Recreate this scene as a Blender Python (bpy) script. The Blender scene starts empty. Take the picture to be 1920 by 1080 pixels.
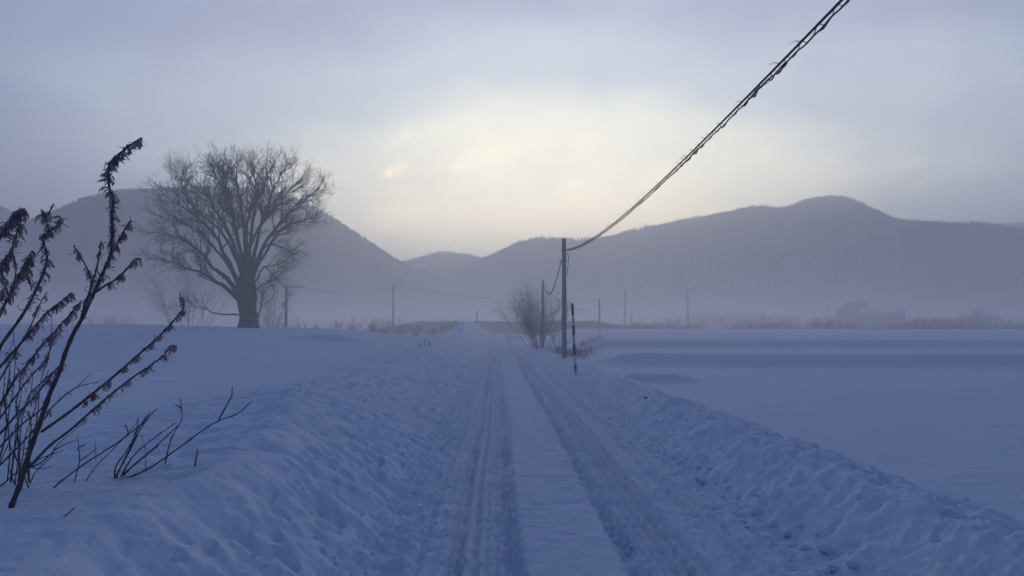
import bpy, math, random
import numpy as np
from mathutils import Vector, Matrix, Euler

random.seed(7)
R = math.radians
C = bpy.context.scene.collection
sc = bpy.context.scene

# ------------------------------------------------------------------ camera
FPX = 1478.0                       # focal length in pixels of the 1920 px photograph
CAM = Vector((0.0, 0.0, 1.5))
cam = bpy.data.cameras.new('camera')
cam_o = bpy.data.objects.new('camera', cam)
C.objects.link(cam_o)
cam.sensor_width = 36.0
cam.lens = 36.0 * FPX / 1920.0
cam.clip_start = 0.05
cam.clip_end = 30000.0
cam_o.location = CAM
cam_o.rotation_euler = Euler((R(90 + 2.79), 0, R(-1.09)))
sc.camera = cam_o
CROT = cam_o.rotation_euler.to_matrix()

# ------------------------------------------------------------------ sky, sun, exposure
SUN_AZ, SUN_EL = 4.4, 7.5          # degrees right of the road's direction, degrees up
EXPOSURE = 0.88
sun_dir = Vector((math.sin(R(SUN_AZ)) * math.cos(R(SUN_EL)), math.cos(R(SUN_AZ)) * math.cos(R(SUN_EL)), math.sin(R(SUN_EL))))
world = bpy.data.worlds.new('World')
sc.world = world
world.use_nodes = True


def build_sky():
    nt = world.node_tree
    L = nt.links.new
    bg = nt.nodes['Background']
    bg.inputs['Strength'].default_value = 0.1
    sky = nt.nodes.new('ShaderNodeTexSky')
    sky.sky_type = 'NISHITA'
    sky.sun_disc = False
    sky.sun_elevation = R(SUN_EL)
    sky.sun_rotation = R(SUN_AZ)
    sky.air_density = 1.0
    sky.dust_density = 2.0
    sky.ozone_density = 3.6
    tc = nt.nodes.new('ShaderNodeTexCoord')

    def vm(op, a, b=None):
        n = nt.nodes.new('ShaderNodeVectorMath')
        n.operation = op
        for i, v in enumerate((a, b)):
            if v is None:
                continue
            if hasattr(v, 'is_linked'):
                L(v, n.inputs[i])
            else:
                n.inputs[i].default_value = v
        return n

    def m(op, a, b=0.0, c=None):
        n = nt.nodes.new('ShaderNodeMath')
        n.operation = op
        for i, v in enumerate((a, b, c)):
            if v is None:
                continue
            if hasattr(v, 'is_linked'):
                L(v, n.inputs[i])
            else:
                n.inputs[i].default_value = v
        return n.outputs[0]

    def mixc(f, a, b, blend='MIX'):
        n = nt.nodes.new('ShaderNodeMix')
        n.data_type = 'RGBA'
        n.blend_type = blend
        n.clamp_factor = True
        for s, v in ((n.inputs[0], f), (n.inputs[6], a), (n.inputs[7], b)):
            if hasattr(v, 'is_linked'):
                L(v, s)
            else:
                s.default_value = v
        return n.outputs[2]

    def ramp(fac, stops):
        n = nt.nodes.new('ShaderNodeValToRGB')
        e = n.color_ramp.elements
        while len(e) < len(stops):
            e.new(0.5)
        for el, (p, c) in zip(e, stops):
            el.position = p
            el.color = c if len(c) == 4 else (*c, 1)
        n.color_ramp.interpolation = 'EASE'
        L(fac, n.inputs[0])
        return n.outputs[0]

    def noise(vec, scale, detail=4, rough=.55):
        n = nt.nodes.new('ShaderNodeTexNoise')
        n.inputs['Scale'].default_value = scale
        n.inputs['Detail'].default_value = detail
        n.inputs['Roughness'].default_value = rough
        L(vec, n.inputs['Vector'])
        return n.outputs[0]
    d = vm('NORMALIZE', tc.outputs['Generated']).outputs[0]
    sep = nt.nodes.new('ShaderNodeSeparateXYZ')
    L(d, sep.inputs[0])
    x, y, z = sep.outputs
    # angle from a point a little above the hills where the cloud veil glows
    gl = Vector((math.sin(R(5.2)), math.cos(R(5.2)), math.tan(R(9.0)))).normalized()
    dot = vm('DOT_PRODUCT', d, tuple(gl)).outputs['Value']
    # stretch so that the glow is wider than high
    ang = m('DIVIDE', m('ARCCOSINE', dot), math.pi)
    warp = noise(d, 2.6, 4, .6)
    az = m('MULTIPLY', m('ARCTAN2', x, y), 180 / math.pi)
    el = m('MULTIPLY', m('ARCSINE', z), 180 / math.pi)
    qa = m('MULTIPLY', m('SUBTRACT', az, GLOW[0]), GLOW[2])
    qe = m('SUBTRACT', el, GLOW[1])
    ell = m('DIVIDE', m('SQRT', m('ADD', m('MULTIPLY', qa, qa), m('MULTIPLY', qe, qe))), 180.0)
    ell = m('MAXIMUM', ell, m('MULTIPLY', ang, .5))
    warp2 = noise(vm('MULTIPLY', d, (3.0, 3.0, 11.0)).outputs[0], 1.3, 5, .55)
    angw = m('ADD', ell, m('ADD', m('MULTIPLY', m('SUBTRACT', warp, 0.5), 0.05), m('MULTIPLY', m('SUBTRACT', warp2, 0.5), 0.036)))
    veil = ramp(angw, VEIL)
    alpha = ramp(ang, [(0.0, (.96,) * 3), (0.14, (.93,) * 3), (0.24, (.72,) * 3), (0.42, (.2,) * 3), (0.62, (0,) * 3)])
    # warm band low over the sunset horizon
    low = m('MULTIPLY', ramp(m('ABSOLUTE', z), [(0.06, (1,) * 3), (0.20, (0,) * 3)]), ramp(ang, [(0.02, (1,) * 3), (0.17, (0,) * 3)]))
    veil = mixc(m('MULTIPLY', low, 0.55), veil, WARM)
    # soft streaks in the veil
    sv = vm('MULTIPLY', d, (2.2, 2.2, 7.0)).outputs[0]
    st = noise(sv, 1.7, 5, .55)
    veil = mixc(1.0, veil, ramp(st, [(0.32, (.95, .96, .98)), (0.66, (1.05, 1.05, 1.03))]), 'MULTIPLY')
    # small sunlit clouds
    cn = noise(d, 42, 5, .62)
    tot = None
    for (ca, ce, wa, we, sl, amp) in CLOUDS:
        da = m('SUBTRACT', az, ca)
        de = m('SUBTRACT', m('SUBTRACT', el, ce), m('MULTIPLY', da, sl))
        q = m('ADD', m('POWER', m('ABSOLUTE', m('DIVIDE', da, wa)), 2.0), m('POWER', m('ABSOLUTE', m('DIVIDE', de, we)), 2.0))
        g = m('MULTIPLY', m('EXPONENT', m('MULTIPLY', q, -1.0)), amp)
        tot = g if tot is None else m('ADD', tot, g)
    cl = m('MULTIPLY', tot, ramp(cn, [(0.36, (0,) * 3), (0.62, (1,) * 3)]))
    veil = mixc(cl, veil, (14.5, 10.6, 7.0, 1))
    veil = mixc(1.0, veil, (VEIL_GAIN, VEIL_GAIN, VEIL_GAIN, 1), 'MULTIPLY')
    base = mixc(1.0, sky.outputs[0], SKY_TINT, 'MULTIPLY')
    L(mixc(alpha, base, veil), bg.inputs[0])


# veil radiance over angle / 180 deg (world strength 0.1, exposure as set above)
GLOW = (4.6, 4.6, 0.40)            # azimuth and elevation of the glow's centre, its width factor
VEIL = [(0.0, (12.2, 10.4, 5.9)), (0.02, (11.1, 9.7, 6.1)), (0.045, (6.8, 6.6, 5.15)), (0.075, (3.05, 3.62, 4.15)), (0.11, (1.78, 2.08, 3.1)),
        (0.15, (.70, .90, 1.65)), (0.25, (.6, .78, 1.5)), (0.5, (0.45, .58, 1.25))]
WARM = (14.2, 11.3, 5.8, 1)
VEIL_GAIN = 1.2
SKY_TINT = (.52, .645, .86, 1)
#          azimuth, elevation, half width, half height, slope, strength
CLOUDS = [(-7.75, 10.9, 1.05, 0.45, 0.55, 1.0), (-7.0, 13.4, 0.6, 0.3, 0.8, .42), (-6.4, 14.2, 0.35, 0.2, 0.9, .35), (-4.2, 11.3, 2.2, 0.28, 0.16, .5),
          (5.6, 10.35, 0.85, 0.25, 0.1, .65), (29.0, 9.3, 0.9, 0.2, 0.2, .3), (9.5, 10.0, 3.0, .35, .12, .25), (1.5, 12.3, 5.0, .5, .1, .16)]
build_sky()

sun = bpy.data.lights.new('sun', 'SUN')
sun.energy = 0.9
sun.angle = R(8)
sun.color = (1.0, 0.92, 0.84)
sun_o = bpy.data.objects.new('sun', sun)
C.objects.link(sun_o)
sun_o.rotation_euler = (-sun_dir).to_track_quat('-Z', 'Y').to_euler()

vs = sc.view_settings
vs.view_transform = 'Standard'
vs.look = 'None'
vs.gamma = 1.0
vs.exposure = EXPOSURE
vs.use_curve_mapping = False
sc.render.engine = 'CYCLES'
cy = sc.cycles
cy.use_denoising = True
cy.denoiser = 'OPENIMAGEDENOISE'
cy.max_bounces = 6
cy.diffuse_bounces = 3
cy.glossy_bounces = 2
cy.transmission_bounces = 2
cy.volume_bounces = 3
cy.transparent_max_bounces = 12
cy.caustics_reflective = False
cy.caustics_refractive = False


# ------------------------------------------------------------------ helpers
def at(px, py, Y):
    """world point seen at pixel (px, py) of the photograph at depth Y along the road"""
    d = CROT @ Vector(((px - 960) / FPX, -(py - 540) / FPX, -1.0))
    return CAM + d * (Y / d.y)


def tag(o, label=None, cat=None, group=None, kind=None):
    if label:
        o['label'] = label
    if cat:
        o['category'] = cat
    if group:
        o['group'] = group
    if kind:
        o['kind'] = kind
    return o


def empty(name, loc, rz=0.0):
    o = bpy.data.objects.new(name, None)
    C.objects.link(o)
    o.location = loc
    o.rotation_euler = (0, 0, rz)
    o.empty_display_size = 0.2
    return o


class MB:
    """collects shapes in world (or local) coordinates, then links them as one mesh object"""

    def __init__(self):
        self.v, self.f = [], []

    def tube(self, pts, rad, n=5, cap=True):
        b = len(self.v)
        k = len(pts)
        side = None
        for i, p in enumerate(pts):
            t = (pts[min(i + 1, k - 1)] - pts[max(i - 1, 0)])
            t = t.normalized() if t.length > 1e-9 else Vector((0, 0, 1))
            if side is None:
                side = t.orthogonal().normalized()
            else:
                side = side - t * side.dot(t)
                side = side.normalized() if side.length > 1e-6 else t.orthogonal().normalized()
            up = t.cross(side)
            r = rad[i] if hasattr(rad, '__len__') else rad
            for j in range(n):
                a = 2 * math.pi * j / n
                self.v.append(p + side * (math.cos(a) * r) + up * (math.sin(a) * r))
        for i in range(k - 1):
            for j in range(n):
                j2 = (j + 1) % n
                self.f.append((b + i * n + j, b + i * n + j2, b + (i + 1) * n + j2, b + (i + 1) * n + j))
        if cap:
            self.f.append(tuple(b + j for j in range(n))[::-1])
            self.f.append(tuple(b + (k - 1) * n + j for j in range(n)))

    def box(self, c, s, rz=0.0):
        b = len(self.v)
        ca, sa = math.cos(rz), math.sin(rz)
        for dx in (-.5, .5):
            for dy in (-.5, .5):
                for dz in (-.5, .5):
                    x, y = dx * s[0], dy * s[1]
                    self.v.append(Vector((c[0] + x * ca - y * sa, c[1] + x * sa + y * ca, c[2] + dz * s[2])))
        for q in ((0, 1, 3, 2), (4, 6, 7, 5), (0, 4, 5, 1), (2, 3, 7, 6), (0, 2, 6, 4), (1, 5, 7, 3)):
            self.f.append(tuple(b + i for i in q))

    def poly(self, vs, fs):
        b = len(self.v)
        self.v += [Vector(v) for v in vs]
        self.f += [tuple(b + i for i in f) for f in fs]

    def mesh(self, name, mat, smooth=True):
        me = bpy.data.meshes.new(name)
        me.from_pydata(self.v, [], self.f)
        me.materials.append(mat)
        if smooth:
            me.polygons.foreach_set('use_smooth', [True] * len(me.polygons))
        me.update()
        return me

    def build(self, name, mat, parent=None, smooth=True, local=False, kind=None):
        if parent is not None and not local:
            inv = (Matrix.Translation(parent_world(parent)) @ parent.rotation_euler.to_matrix().to_4x4()).inverted()
            self.v = [inv @ v for v in self.v]
        o = bpy.data.objects.new(name, self.mesh(name, mat, smooth))
        C.objects.link(o)
        if parent is not None:
            o.parent = parent
        if kind:
            o['kind'] = kind
        return o


def parent_world(o):
    v = Vector(o.location)
    p = o.parent
    while p is not None:
        v = v + Vector(p.location)
        p = p.parent
    return v


def copy_tree(o, parent=None):
    c = o.copy()
    C.objects.link(c)
    c.parent = parent
    for ch in list(o.children):
        copy_tree(ch, c)
    return c


def vnoise(x, y, seed=0):
    """gradient noise, about -0.7 .. 0.7"""
    xi = np.floor(x).astype(np.int64)
    yi = np.floor(y).astype(np.int64)
    xf, yf = x - xi, y - yi

    def g(ix, iy, fx, fy):
        h = (ix * 374761393 + iy * 668265263 + seed * 982451653) & 0xFFFFFFFF
        h = ((h ^ (h >> 13)) * 1274126177) & 0xFFFFFFFF
        h = h ^ (h >> 16)
        a = (h & 0xFFFF) * (2 * np.pi / 65536.0)
        return np.cos(a) * fx + np.sin(a) * fy
    u = xf ** 3 * (xf * (xf * 6 - 15) + 10)
    v = yf ** 3 * (yf * (yf * 6 - 15) + 10)
    a = g(xi, yi, xf, yf)
    b = g(xi + 1, yi, xf - 1, yf)
    c = g(xi, yi + 1, xf, yf - 1)
    d = g(xi + 1, yi + 1, xf - 1, yf - 1)
    return (a * (1 - u) + b * u) * (1 - v) + (c * (1 - u) + d * u) * v


def fbm(x, y, oct=4, seed=0, gain=.5):
    s, a = 0.0, 1.0
    for i in range(oct):
        s = s + a * vnoise(x * 2 ** i + 17.3 * i, y * 2 ** i - 9.1 * i, seed + i)
        a *= gain
    return s


def cells(x, y, seed=0):
    """distance to the nearest scattered point and a random value of that point"""
    xi, yi = np.floor(x).astype(np.int64), np.floor(y).astype(np.int64)
    best = np.full(x.shape, 9.0)
    val = np.zeros(x.shape)
    for dx in (-1, 0, 1):
        for dy in (-1, 0, 1):
            cx, cy_ = xi + dx, yi + dy
            h = (cx * 374761393 + cy_ * 668265263 + seed * 982451653) & 0xFFFFFFFF
            h = ((h ^ (h >> 13)) * 1274126177) & 0xFFFFFFFF
            h = h ^ (h >> 16)
            px, py = cx + (h & 255) / 255.0, cy_ + ((h >> 8) & 255) / 255.0
            d = np.sqrt((x - px) ** 2 + (y - py) ** 2)
            m = d < best
            best = np.where(m, d, best)
            val = np.where(m, ((h >> 16) & 255) / 255.0, val)
    return best, val


def lumps(x, y, seed=0):
    d, v = cells(x, y, seed)
    return (np.clip(.62 - d, 0, 1) / .62) ** .7 * v


def sstep(a, b, x):
    t = np.clip((x - a) / (b - a), 0, 1)
    return t * t * (3 - 2 * t)


# ------------------------------------------------------------------ materials
def material(name, col, rough=.8, var=.0, scale=8.0, bump=0.0, bscale=40.0, spec=.3, col2=None):
    m = bpy.data.materials.new(name)
    m.use_nodes = True
    nt = m.node_tree
    p = nt.nodes['Principled BSDF']
    p.inputs['Roughness'].default_value = rough
    p.inputs['Specular IOR Level'].default_value = spec
    p.inputs['Base Color'].default_value = (*col, 1)
    tc = nt.nodes.new('ShaderNodeTexCoord')
    if var or col2:
        n = nt.nodes.new('ShaderNodeTexNoise')
        n.inputs['Scale'].default_value = scale
        n.inputs['Detail'].default_value = 5
        nt.links.new(tc.outputs['Object'], n.inputs['Vector'])
        r = nt.nodes.new('ShaderNodeValToRGB')
        c2 = col2 or tuple(c * (1 + var) for c in col)
        c1 = col if col2 else tuple(c * (1 - var) for c in col)
        r.color_ramp.elements[0].position = .35
        r.color_ramp.elements[1].position = .65
        r.color_ramp.elements[0].color = (*c1, 1)
        r.color_ramp.elements[1].color = (*c2, 1)
        nt.links.new(n.outputs[0], r.inputs[0])
        nt.links.new(r.outputs[0], p.inputs['Base Color'])
    if bump:
        n2 = nt.nodes.new('ShaderNodeTexNoise')
        n2.inputs['Scale'].default_value = bscale
        n2.inputs['Detail'].default_value = 6
        nt.links.new(tc.outputs['Object'], n2.inputs['Vector'])
        b = nt.nodes.new('ShaderNodeBump')
        b.inputs['Strength'].default_value = bump
        b.inputs['Distance'].default_value = 0.02
        nt.links.new(n2.outputs[0], b.inputs['Height'])
        nt.links.new(b.outputs[0], p.inputs['Normal'])
    return m


M = {}
M['snow'] = material('snow', (.72, .77, .86), .9, .025, 1.3, .4, 26.0, .03)
M['road_snow'] = material('packed_snow', (.68, .74, .84), .9, .04, 6.0, .6, 34.0, .03)
M['bark'] = material('bark', (.055, .047, .045), .9, .35, 12, .5, 20)
M['twig'] = material('twig_bark', (.065, .05, .045), .9, .3, 6)
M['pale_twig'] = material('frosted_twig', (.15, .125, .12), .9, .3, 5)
M['dry_stem'] = material('dry_stem', (.07, .052, .058), .85, .35, 30, spec=.1)
M['dry_leaf'] = material('dry_leaf', (.36, .28, .31), .9, .45, 9, spec=.1)
M['grass'] = material('dry_grass', (.20, .155, .135), .9, .3, 1.5)
M['hedge'] = material('scrub_twigs', (.17, .115, .105), .95, .3, .6)
M['levee'] = material('levee_grass', (.15, .108, .10), .95, .4, .8, .6, 3)
M['concrete'] = material('concrete', (.20, .19, .195), .85, .2, 5, .3, 60)
M['steel'] = material('steel', (.18, .18, .19), .5, .1, 20)
M['rubber'] = material('cable_rubber', (.022, .022, .026), .85, .2, 30, spec=.05)
M['black_paint'] = material('black_paint', (.02, .02, .028), .6, .25, 14)
M['white_paint'] = material('white_paint', (.50, .47, .48), .6, .12, 14)
M['forest'] = material('bare_forest', (.115, .108, .118), .95, .2, .02, spec=.0)
M['hill'] = material('hill_ground', (.11, .105, .115), .95, .0, .012, col2=(.15, .145, .155), spec=.0)
M['wood_wall'] = material('wood_wall', (.07, .055, .05), .9, .25, 2)
M['dark_glass'] = material('dark_glass', (.02, .02, .03), .2)
M['clod'] = material('dirt_clod', (.03, .028, .03), .9, .3, 20)


def add_wear(m):
    nt = m.node_tree
    p = nt.nodes['Principled BSDF']
    src = p.inputs['Base Color'].links[0].from_socket
    a = nt.nodes.new('ShaderNodeAttribute')
    a.attribute_name = 'wear'
    x = nt.nodes.new('ShaderNodeMix')
    x.data_type = 'RGBA'
    x.blend_type = 'MULTIPLY'
    x.inputs[7].default_value = (.93, .94, .96, 1)
    nt.links.new(a.outputs['Fac'], x.inputs[0])
    nt.links.new(src, x.inputs[6])
    nt.links.new(x.outputs[2], p.inputs['Base Color'])


add_wear(M['road_snow'])


def make_leafy(m):
    # thin dead leaves let some of the sky behind them through
    nt = m.node_tree
    p = nt.nodes['Principled BSDF']
    t = nt.nodes.new('ShaderNodeBsdfTranslucent')
    nt.links.new(p.inputs['Base Color'].links[0].from_socket, t.inputs[0])
    x = nt.nodes.new('ShaderNodeMixShader')
    x.inputs[0].default_value = .5
    nt.links.new(p.outputs[0], x.inputs[1])
    nt.links.new(t.outputs[0], x.inputs[2])
    nt.links.new(x.outputs[0], nt.nodes['Material Output'].inputs['Surface'])


make_leafy(M['dry_leaf'])


# ------------------------------------------------------------------ ground height
def road_shape(X, Y, near):
    """packed-snow road: ruts, ridges, tyre tread, crumbled edges"""
    wob = .016 * np.sin(Y * .31) + .012 * np.sin(Y * .83 + 1) + .02 * vnoise(X * 0 + 4.4, Y * .22, 7)
    x = X + wob
    z = np.zeros_like(X)

    def band(a, b, w=.035):
        return sstep(a - w, a + w, x) * (1 - sstep(b - w, b + w, x))
    rag = .018 * vnoise(X * 0 + 3.1, Y * 2.2, 5) + .014 * vnoise(X * 1.5 + 9.1, Y * 9.0, 6) + .014 * vnoise(X * 4, Y * 22.0, 4)

    def rband(a, b, w=.03):
        return sstep(a - w, a + w, x + rag) * (1 - sstep(b - w, b + w, x - rag))
    ruts = [(-.52, -.47, .026), (-.42, -.37, .018), (-.33, -.29, .022), (-.26, -.21, .036), (-.155, -.115, .034), (-.07, -.045, .018), (-.01, .02, .022), (.035, .185, .030),
            (.83, .93, .038), (.965, .995, .024), (1.03, 1.06, .022), (1.09, 1.14, .034), (1.18, 1.23, .040), (1.27, 1.33, .036), (1.40, 1.43, .016), (1.55, 1.60, .024), (1.66, 1.70, .02)]
    for i, (a, b, d) in enumerate(ruts):
        f = 1 + .55 * vnoise(X * 0 + i * 3.7, Y * .45, 17)
        w_ = .032 if (a, b) in ((.035, .185), (.83, .93)) else .012
        z -= 1.05 * d * f * rband(a, b, w_)
    z += .014 * rband(-.20, -.175, .010)  + .018 * rband(1.15, 1.17, .010)
    # long scrape lines
    z += (.012 * vnoise(x * 14, Y * .30, 11) + .008 * vnoise(x * 30, Y * .5, 12)) * near * (1 - band(.22, .80))
    # tyre tread blocks
    tr = np.maximum(np.maximum(rband(.04, .18), rband(.82, .95, .02)), np.maximum(rband(-.29, -.21) * .9, rband(1.20, 1.31) * .45))
    tr = np.maximum(tr, rband(-.02, .03, .02) * .8)
    ph = Y * 2 * np.pi / .085 + 16 * np.abs(((x * 7) % 1) - .5)
    z += .019 * np.sin(ph) * tr * near * (0.35 + 1.3 * np.clip(vnoise(X * 2, Y * 1.1, 21) + .3, 0, 1))
    # crumbly rough zones
    rough = np.clip(band(-1.0, -.50, .07) * 1.15 + band(.82, .96, .03) * 1.0 + band(1.40, 2.1, .15) * .55 + band(.04, .19) * .45 + band(-.5, .04) * .14, 0, 1.2)
    z += rough * near * (.034 * fbm(X * 7, Y * 6, 3, 31) + .042 * lumps(X * 9, Y * 8, 33) + .020 * lumps(X * 19, Y * 16, 34))
    z += .014 * fbm(X * .9, Y * .5, 3, 41) + .007 * fbm(X * 3.2, Y * 1.6, 3, 40)
    # second set of tracks that drifts across the first
    x2 = x + .16 * np.sin(Y * .21 + .6) + .05 * vnoise(X * 0 + 1, Y * .35, 47)
    for c_ in (-.60, .98):
        z -= .013 * np.exp(-((x2 - c_) / .045) ** 2) + .013 * np.exp(-((x2 - c_ - .13) / .03) ** 2)
    z += (.006 * fbm(X * 14, Y * 11, 3, 43)) * near * (1 - .45 * band(.2, .8))
    # soft dents in the smooth middle strip
    z -= .012 * band(.2, .8) * sstep(.25, .5, vnoise(X * 1.7, Y * 1.1, 45)) * near
    return z


def shoulder(t):
    """straight slope from 0 that bends over to 1 at a rounded edge"""
    t = np.clip(t, 0, 1.25)
    return t - np.clip(t - .75, 0, .5) ** 2


def ground(X, Y):
    X = np.asarray(X, float)
    Y = np.asarray(Y, float)
    Yc = np.clip(Y, 1.5, 400)
    near = 1 - sstep(25, 60, Y)
    # general lie of the road
    road_z = .55 * sstep(55, 130, Y)
    # --- left: bank then field rising to a low crest
    crestL = 1.64 + 1.25 * sstep(5, 14, Yc) + .6 * sstep(14, 30, Yc) + .14 * vnoise(X * 0 + .5, Y * .55, 51) + .07 * vnoise(X * 0 + 2.5, Y * 1.7, 52)
    dl = -.82 - X + .06 * vnoise(X * 0 + 5, Y * 2.3, 53)
    bankh = .59 - .14 * sstep(8, 20, Yc)
    tL = dl / np.maximum(crestL - .82, .3)
    after = np.clip(-X - crestL, 0, None)
    tq = tL + .10 * vnoise(X * 0 + 8.2, (Y + X * .5) * 1.9, 54) + .05 * vnoise(X * .8, (Y + X * .5) * 4.5, 55)
    prof = shoulder(np.clip(tq * 1.08, 0, 2)) * (1 + .10 * np.exp(-((tL - 1.12) / .28) ** 2) * (1 - sstep(9, 22, Yc)))
    wide = sstep(1.0, 8.0, after)
    rise = .84 * sstep(13, 46, Yc + .06 * (X + 12)) * (.62 + .38 * wide)
    fieldL = -.10 * sstep(.2, 3.0, after) + .32 * sstep(2, 22, after) * sstep(30, 46, Yc) + .12 * sstep(1.5, 5, after) * sstep(2, 12, Yc)
    drop = sstep(49, 66, Y + .15 * X * sstep(0, 1, -X / 20)) * 1.75 * prof * sstep(.5, 4.0, after)
    left = prof * (bankh + rise) + fieldL - drop
    # --- right: lumpy bank then flat field with two snow ledges
    dr = X - 2.02 + .05 * vnoise(X * 0 + 7, Y * 2.1, 61)
    bh = .10 + .21 * (1 - sstep(2.5, 30, Yc)) + .05 * vnoise(X * 0 + 3.3, Y * .9, 62) - .12 * sstep(34, 60, Yc)
    ys_ = Y - X * .75
    crestR = .60 + .09 * vnoise(X * 0 + 1.5, Y * .7, 63) + near * (.10 * vnoise(X * .3, ys_ * 2.6, 58) + .05 * vnoise(X * .5, ys_ * 6.0, 59))
    riseR = shoulder(dr / crestR * 1.06) * bh * (1 + .12 * np.exp(-((dr / crestR - 1.1) / .25) ** 2))
    fl = -.26
    fallR = sstep(.15, 2.3, dr - crestR)
    right = riseR * (1 - fallR) + fl * fallR
    far = np.clip(dr - crestR - .3, 0, None)
    on = sstep(.6, 3.5, far - .05 * (Y - 34))
    e1 = 33.9 + 1.9 * vnoise(X * .075, Y * 0 + 1, 64) + .5 * vnoise(X * .3, Y * 0 + 1, 63) + 4.5 * np.exp(-(X - 2) / 2.6) * (X > 0)
    e2 = 46.5 + 2.6 * vnoise(X * .06, Y * 0 + 5, 65) + .6 * vnoise(X * .25, Y * 0 + 5, 66) + 5 * np.exp(-(X - 4) / 5.0) * (X > 0)
    right = right + on * (.53 * sstep(0, 1.3, Y - e1) - .10 * sstep(1.2, 9, Y - e1) + .48 * sstep(0, 1.4, Y - e2) - .06 * sstep(1.2, 9, Y - e2))
    e3 = 24.6 + .25 * (X - 5.2) ** 2
    right = right + .27 * sstep(0, .55, Y - e3) * (1 - sstep(.5, 5.0, Y - e3)) * sstep(3.9, 4.6, X) * (1 - sstep(5.4, 7.2, X))
    z = np.where(X < -.6, left, 0) + np.where(X > 1.8, right, 0) + road_z
    inroad = sstep(-1.05, -.80, X) * (1 - sstep(1.98, 2.2, X))
    z = z + inroad * road_shape(X, Y, near)
    # --- bank surface: lumps, push folds, dimples
    bl = sstep(.0, .25, dl) * (1 - sstep(.1, 1.3, after))
    bl = bl * (1 - .75 * sstep(.55, .95, tL) * (1 - sstep(6, 10, Y)))
    z += bl * near * (.026 * fbm(X * 1.6, Y * 1.1, 4, 71) + .020 * vnoise(X * 2.2 + Y * 1.4, Y * 5.0 - X * 2, 72)
                      + .016 * fbm(X * 7, Y * 8, 3, 73) - .050 * sstep(.22, .36, vnoise(X * 6.0, Y * 4.4, 74)) - .036 * sstep(.26, .4, vnoise(X * 12, Y * 8, 68)) - .045 * sstep(.40, .55, vnoise(X * 2.6, Y * 2.0, 75)) + .03 * lumps(X * 3.4, Y * 3.0, 78) * sstep(-.1, .3, vnoise(X * .9, Y * .8, 79)) + .032 * lumps(X * 8, Y * 7, 80))
    low = bl * (1 - sstep(.35, 1.0, dl))
    z += low * near * (.030 * fbm(X * 6, Y * 6, 3, 76) + .034 * lumps(X * 8.5, Y * 8, 77) + .02 * lumps(X * 17, Y * 15, 70))
    br = sstep(-.1, .15, dr) * (1 - sstep(.7, 1.5, dr - crestR))
    fold = vnoise(X * 1.3 + Y * .3, (Y - X * .9 + .35 * vnoise(X * 1.4, Y * 1.1, 39)) * 4.2, 81) + .6 * np.abs(vnoise(X * 2.4, (Y - X * .8) * 8.0, 82))
    face = sstep(.0, .2, dr) * (1 - sstep(-.12, .25, dr - crestR))
    z += br * near * (.030 * fbm(X * 2.0, Y * 1.4, 3, 83) - .035 * sstep(.2, .34, vnoise(X * 6.5, Y * 5.5, 67)) + .020 * fbm(X * 8, Y * 8, 3, 84) + .035 * lumps(X * 4.2, Y * 3.8, 88) * sstep(-.15, .25, vnoise(X * 1.1, Y * .9, 89)) + .035 * lumps(X * 9, Y * 8.5, 90) + .02 * lumps(X * 17, Y * 16, 66)) + face * near * .05 * fold * sstep(-.25, .35, vnoise(X * .8, Y * .75, 38)) + face * near * .05 * lumps(X * 5 + .8 * vnoise(X * 2, Y * 2, 36), Y * 4.2, 37) * sstep(0, .3, vnoise(X * .9 + 5, Y * .9, 35))
    top = br * sstep(-.1, .2, dr - crestR)
    z += top * near * (.04 * lumps(X * 5.5, Y * 4.2, 97) + .025 * lumps(X * 10, Y * 8, 98) - .07 * sstep(.15, .28, vnoise(X * 4.4, Y * 3.4, 85)))
    foot = sstep(-.35, -.02, dr) * (1 - sstep(.1, .4, dr))
    z += foot * near * (.07 * lumps(X * 5.5, Y * 4.8, 86) * sstep(-.05, .3, vnoise(X * 1.5, Y * 1.2, 94)) + .03 * lumps(X * 12, Y * 11, 87))
    # --- wind ripples on the left field near the bank
    wr = sstep(.1, 1.2, after) * (1 - sstep(3, 9, after)) * (1 - sstep(6, 14, Y))
    z += wr * (.030 * fbm(X * .8, Y * 1.9, 3, 91) + .014 * fbm(X * 2.2, Y * 6, 3, 92))
    wd = sstep(-.3, .4, after) * (1 - sstep(.8, 2.6, after)) * (1 - sstep(7, 16, Y)) * sstep(4.2, 6, Y)
    z += wd * (-.030 * sstep(.10, .30, vnoise(X * 1.6 + .4 * Y, Y * 3.6, 93)) - .022 * sstep(.16, .30, vnoise(X * 4.2, Y * 6.5, 99)) + .02 * lumps(X * 4.5, Y * 6, 48))
    fieldm = np.maximum(sstep(.5, 4, after), sstep(.4, 3, far))
    z += fieldm * (.05 * fbm(X * .13, Y * .16, 3, 95) + .012 * fbm(X * .7, Y * .9, 2, 96))
    # deep holes beside the left rut, wind scoops in the left field
    for hx, hy, hr, hd in ((-1.12, 5.15, .085, .11), (-1.20, 5.45, .06, .07), (-1.55, 6.6, .08, .05), (-1.25, 4.5, .10, .06), (-1.9, 4.75, .12, .05), (-2.95, 10.5, .13, .08),
                           (-3.4, 9.6, .1, .06), (-1.75, 5.9, .11, .06)):
        z -= hd * np.exp(-(((X - hx) / hr) ** 2 + ((Y - hy) / (hr * 1.3)) ** 2))
    dd = (Y - 34.0) - .55 * (X + 7.0) - .10 * (X + 7) ** 2
    z += .28 * sstep(-.1, .5, dd) * (1 - sstep(.5, 4, dd)) * np.exp(-((X + 7.2) / 1.3) ** 2)
    # mound at the far end of the road, left side
    z += .85 * np.exp(-(((X + 3.1) / 2.6) ** 2 + ((Y - 92) / 16) ** 2))
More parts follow.
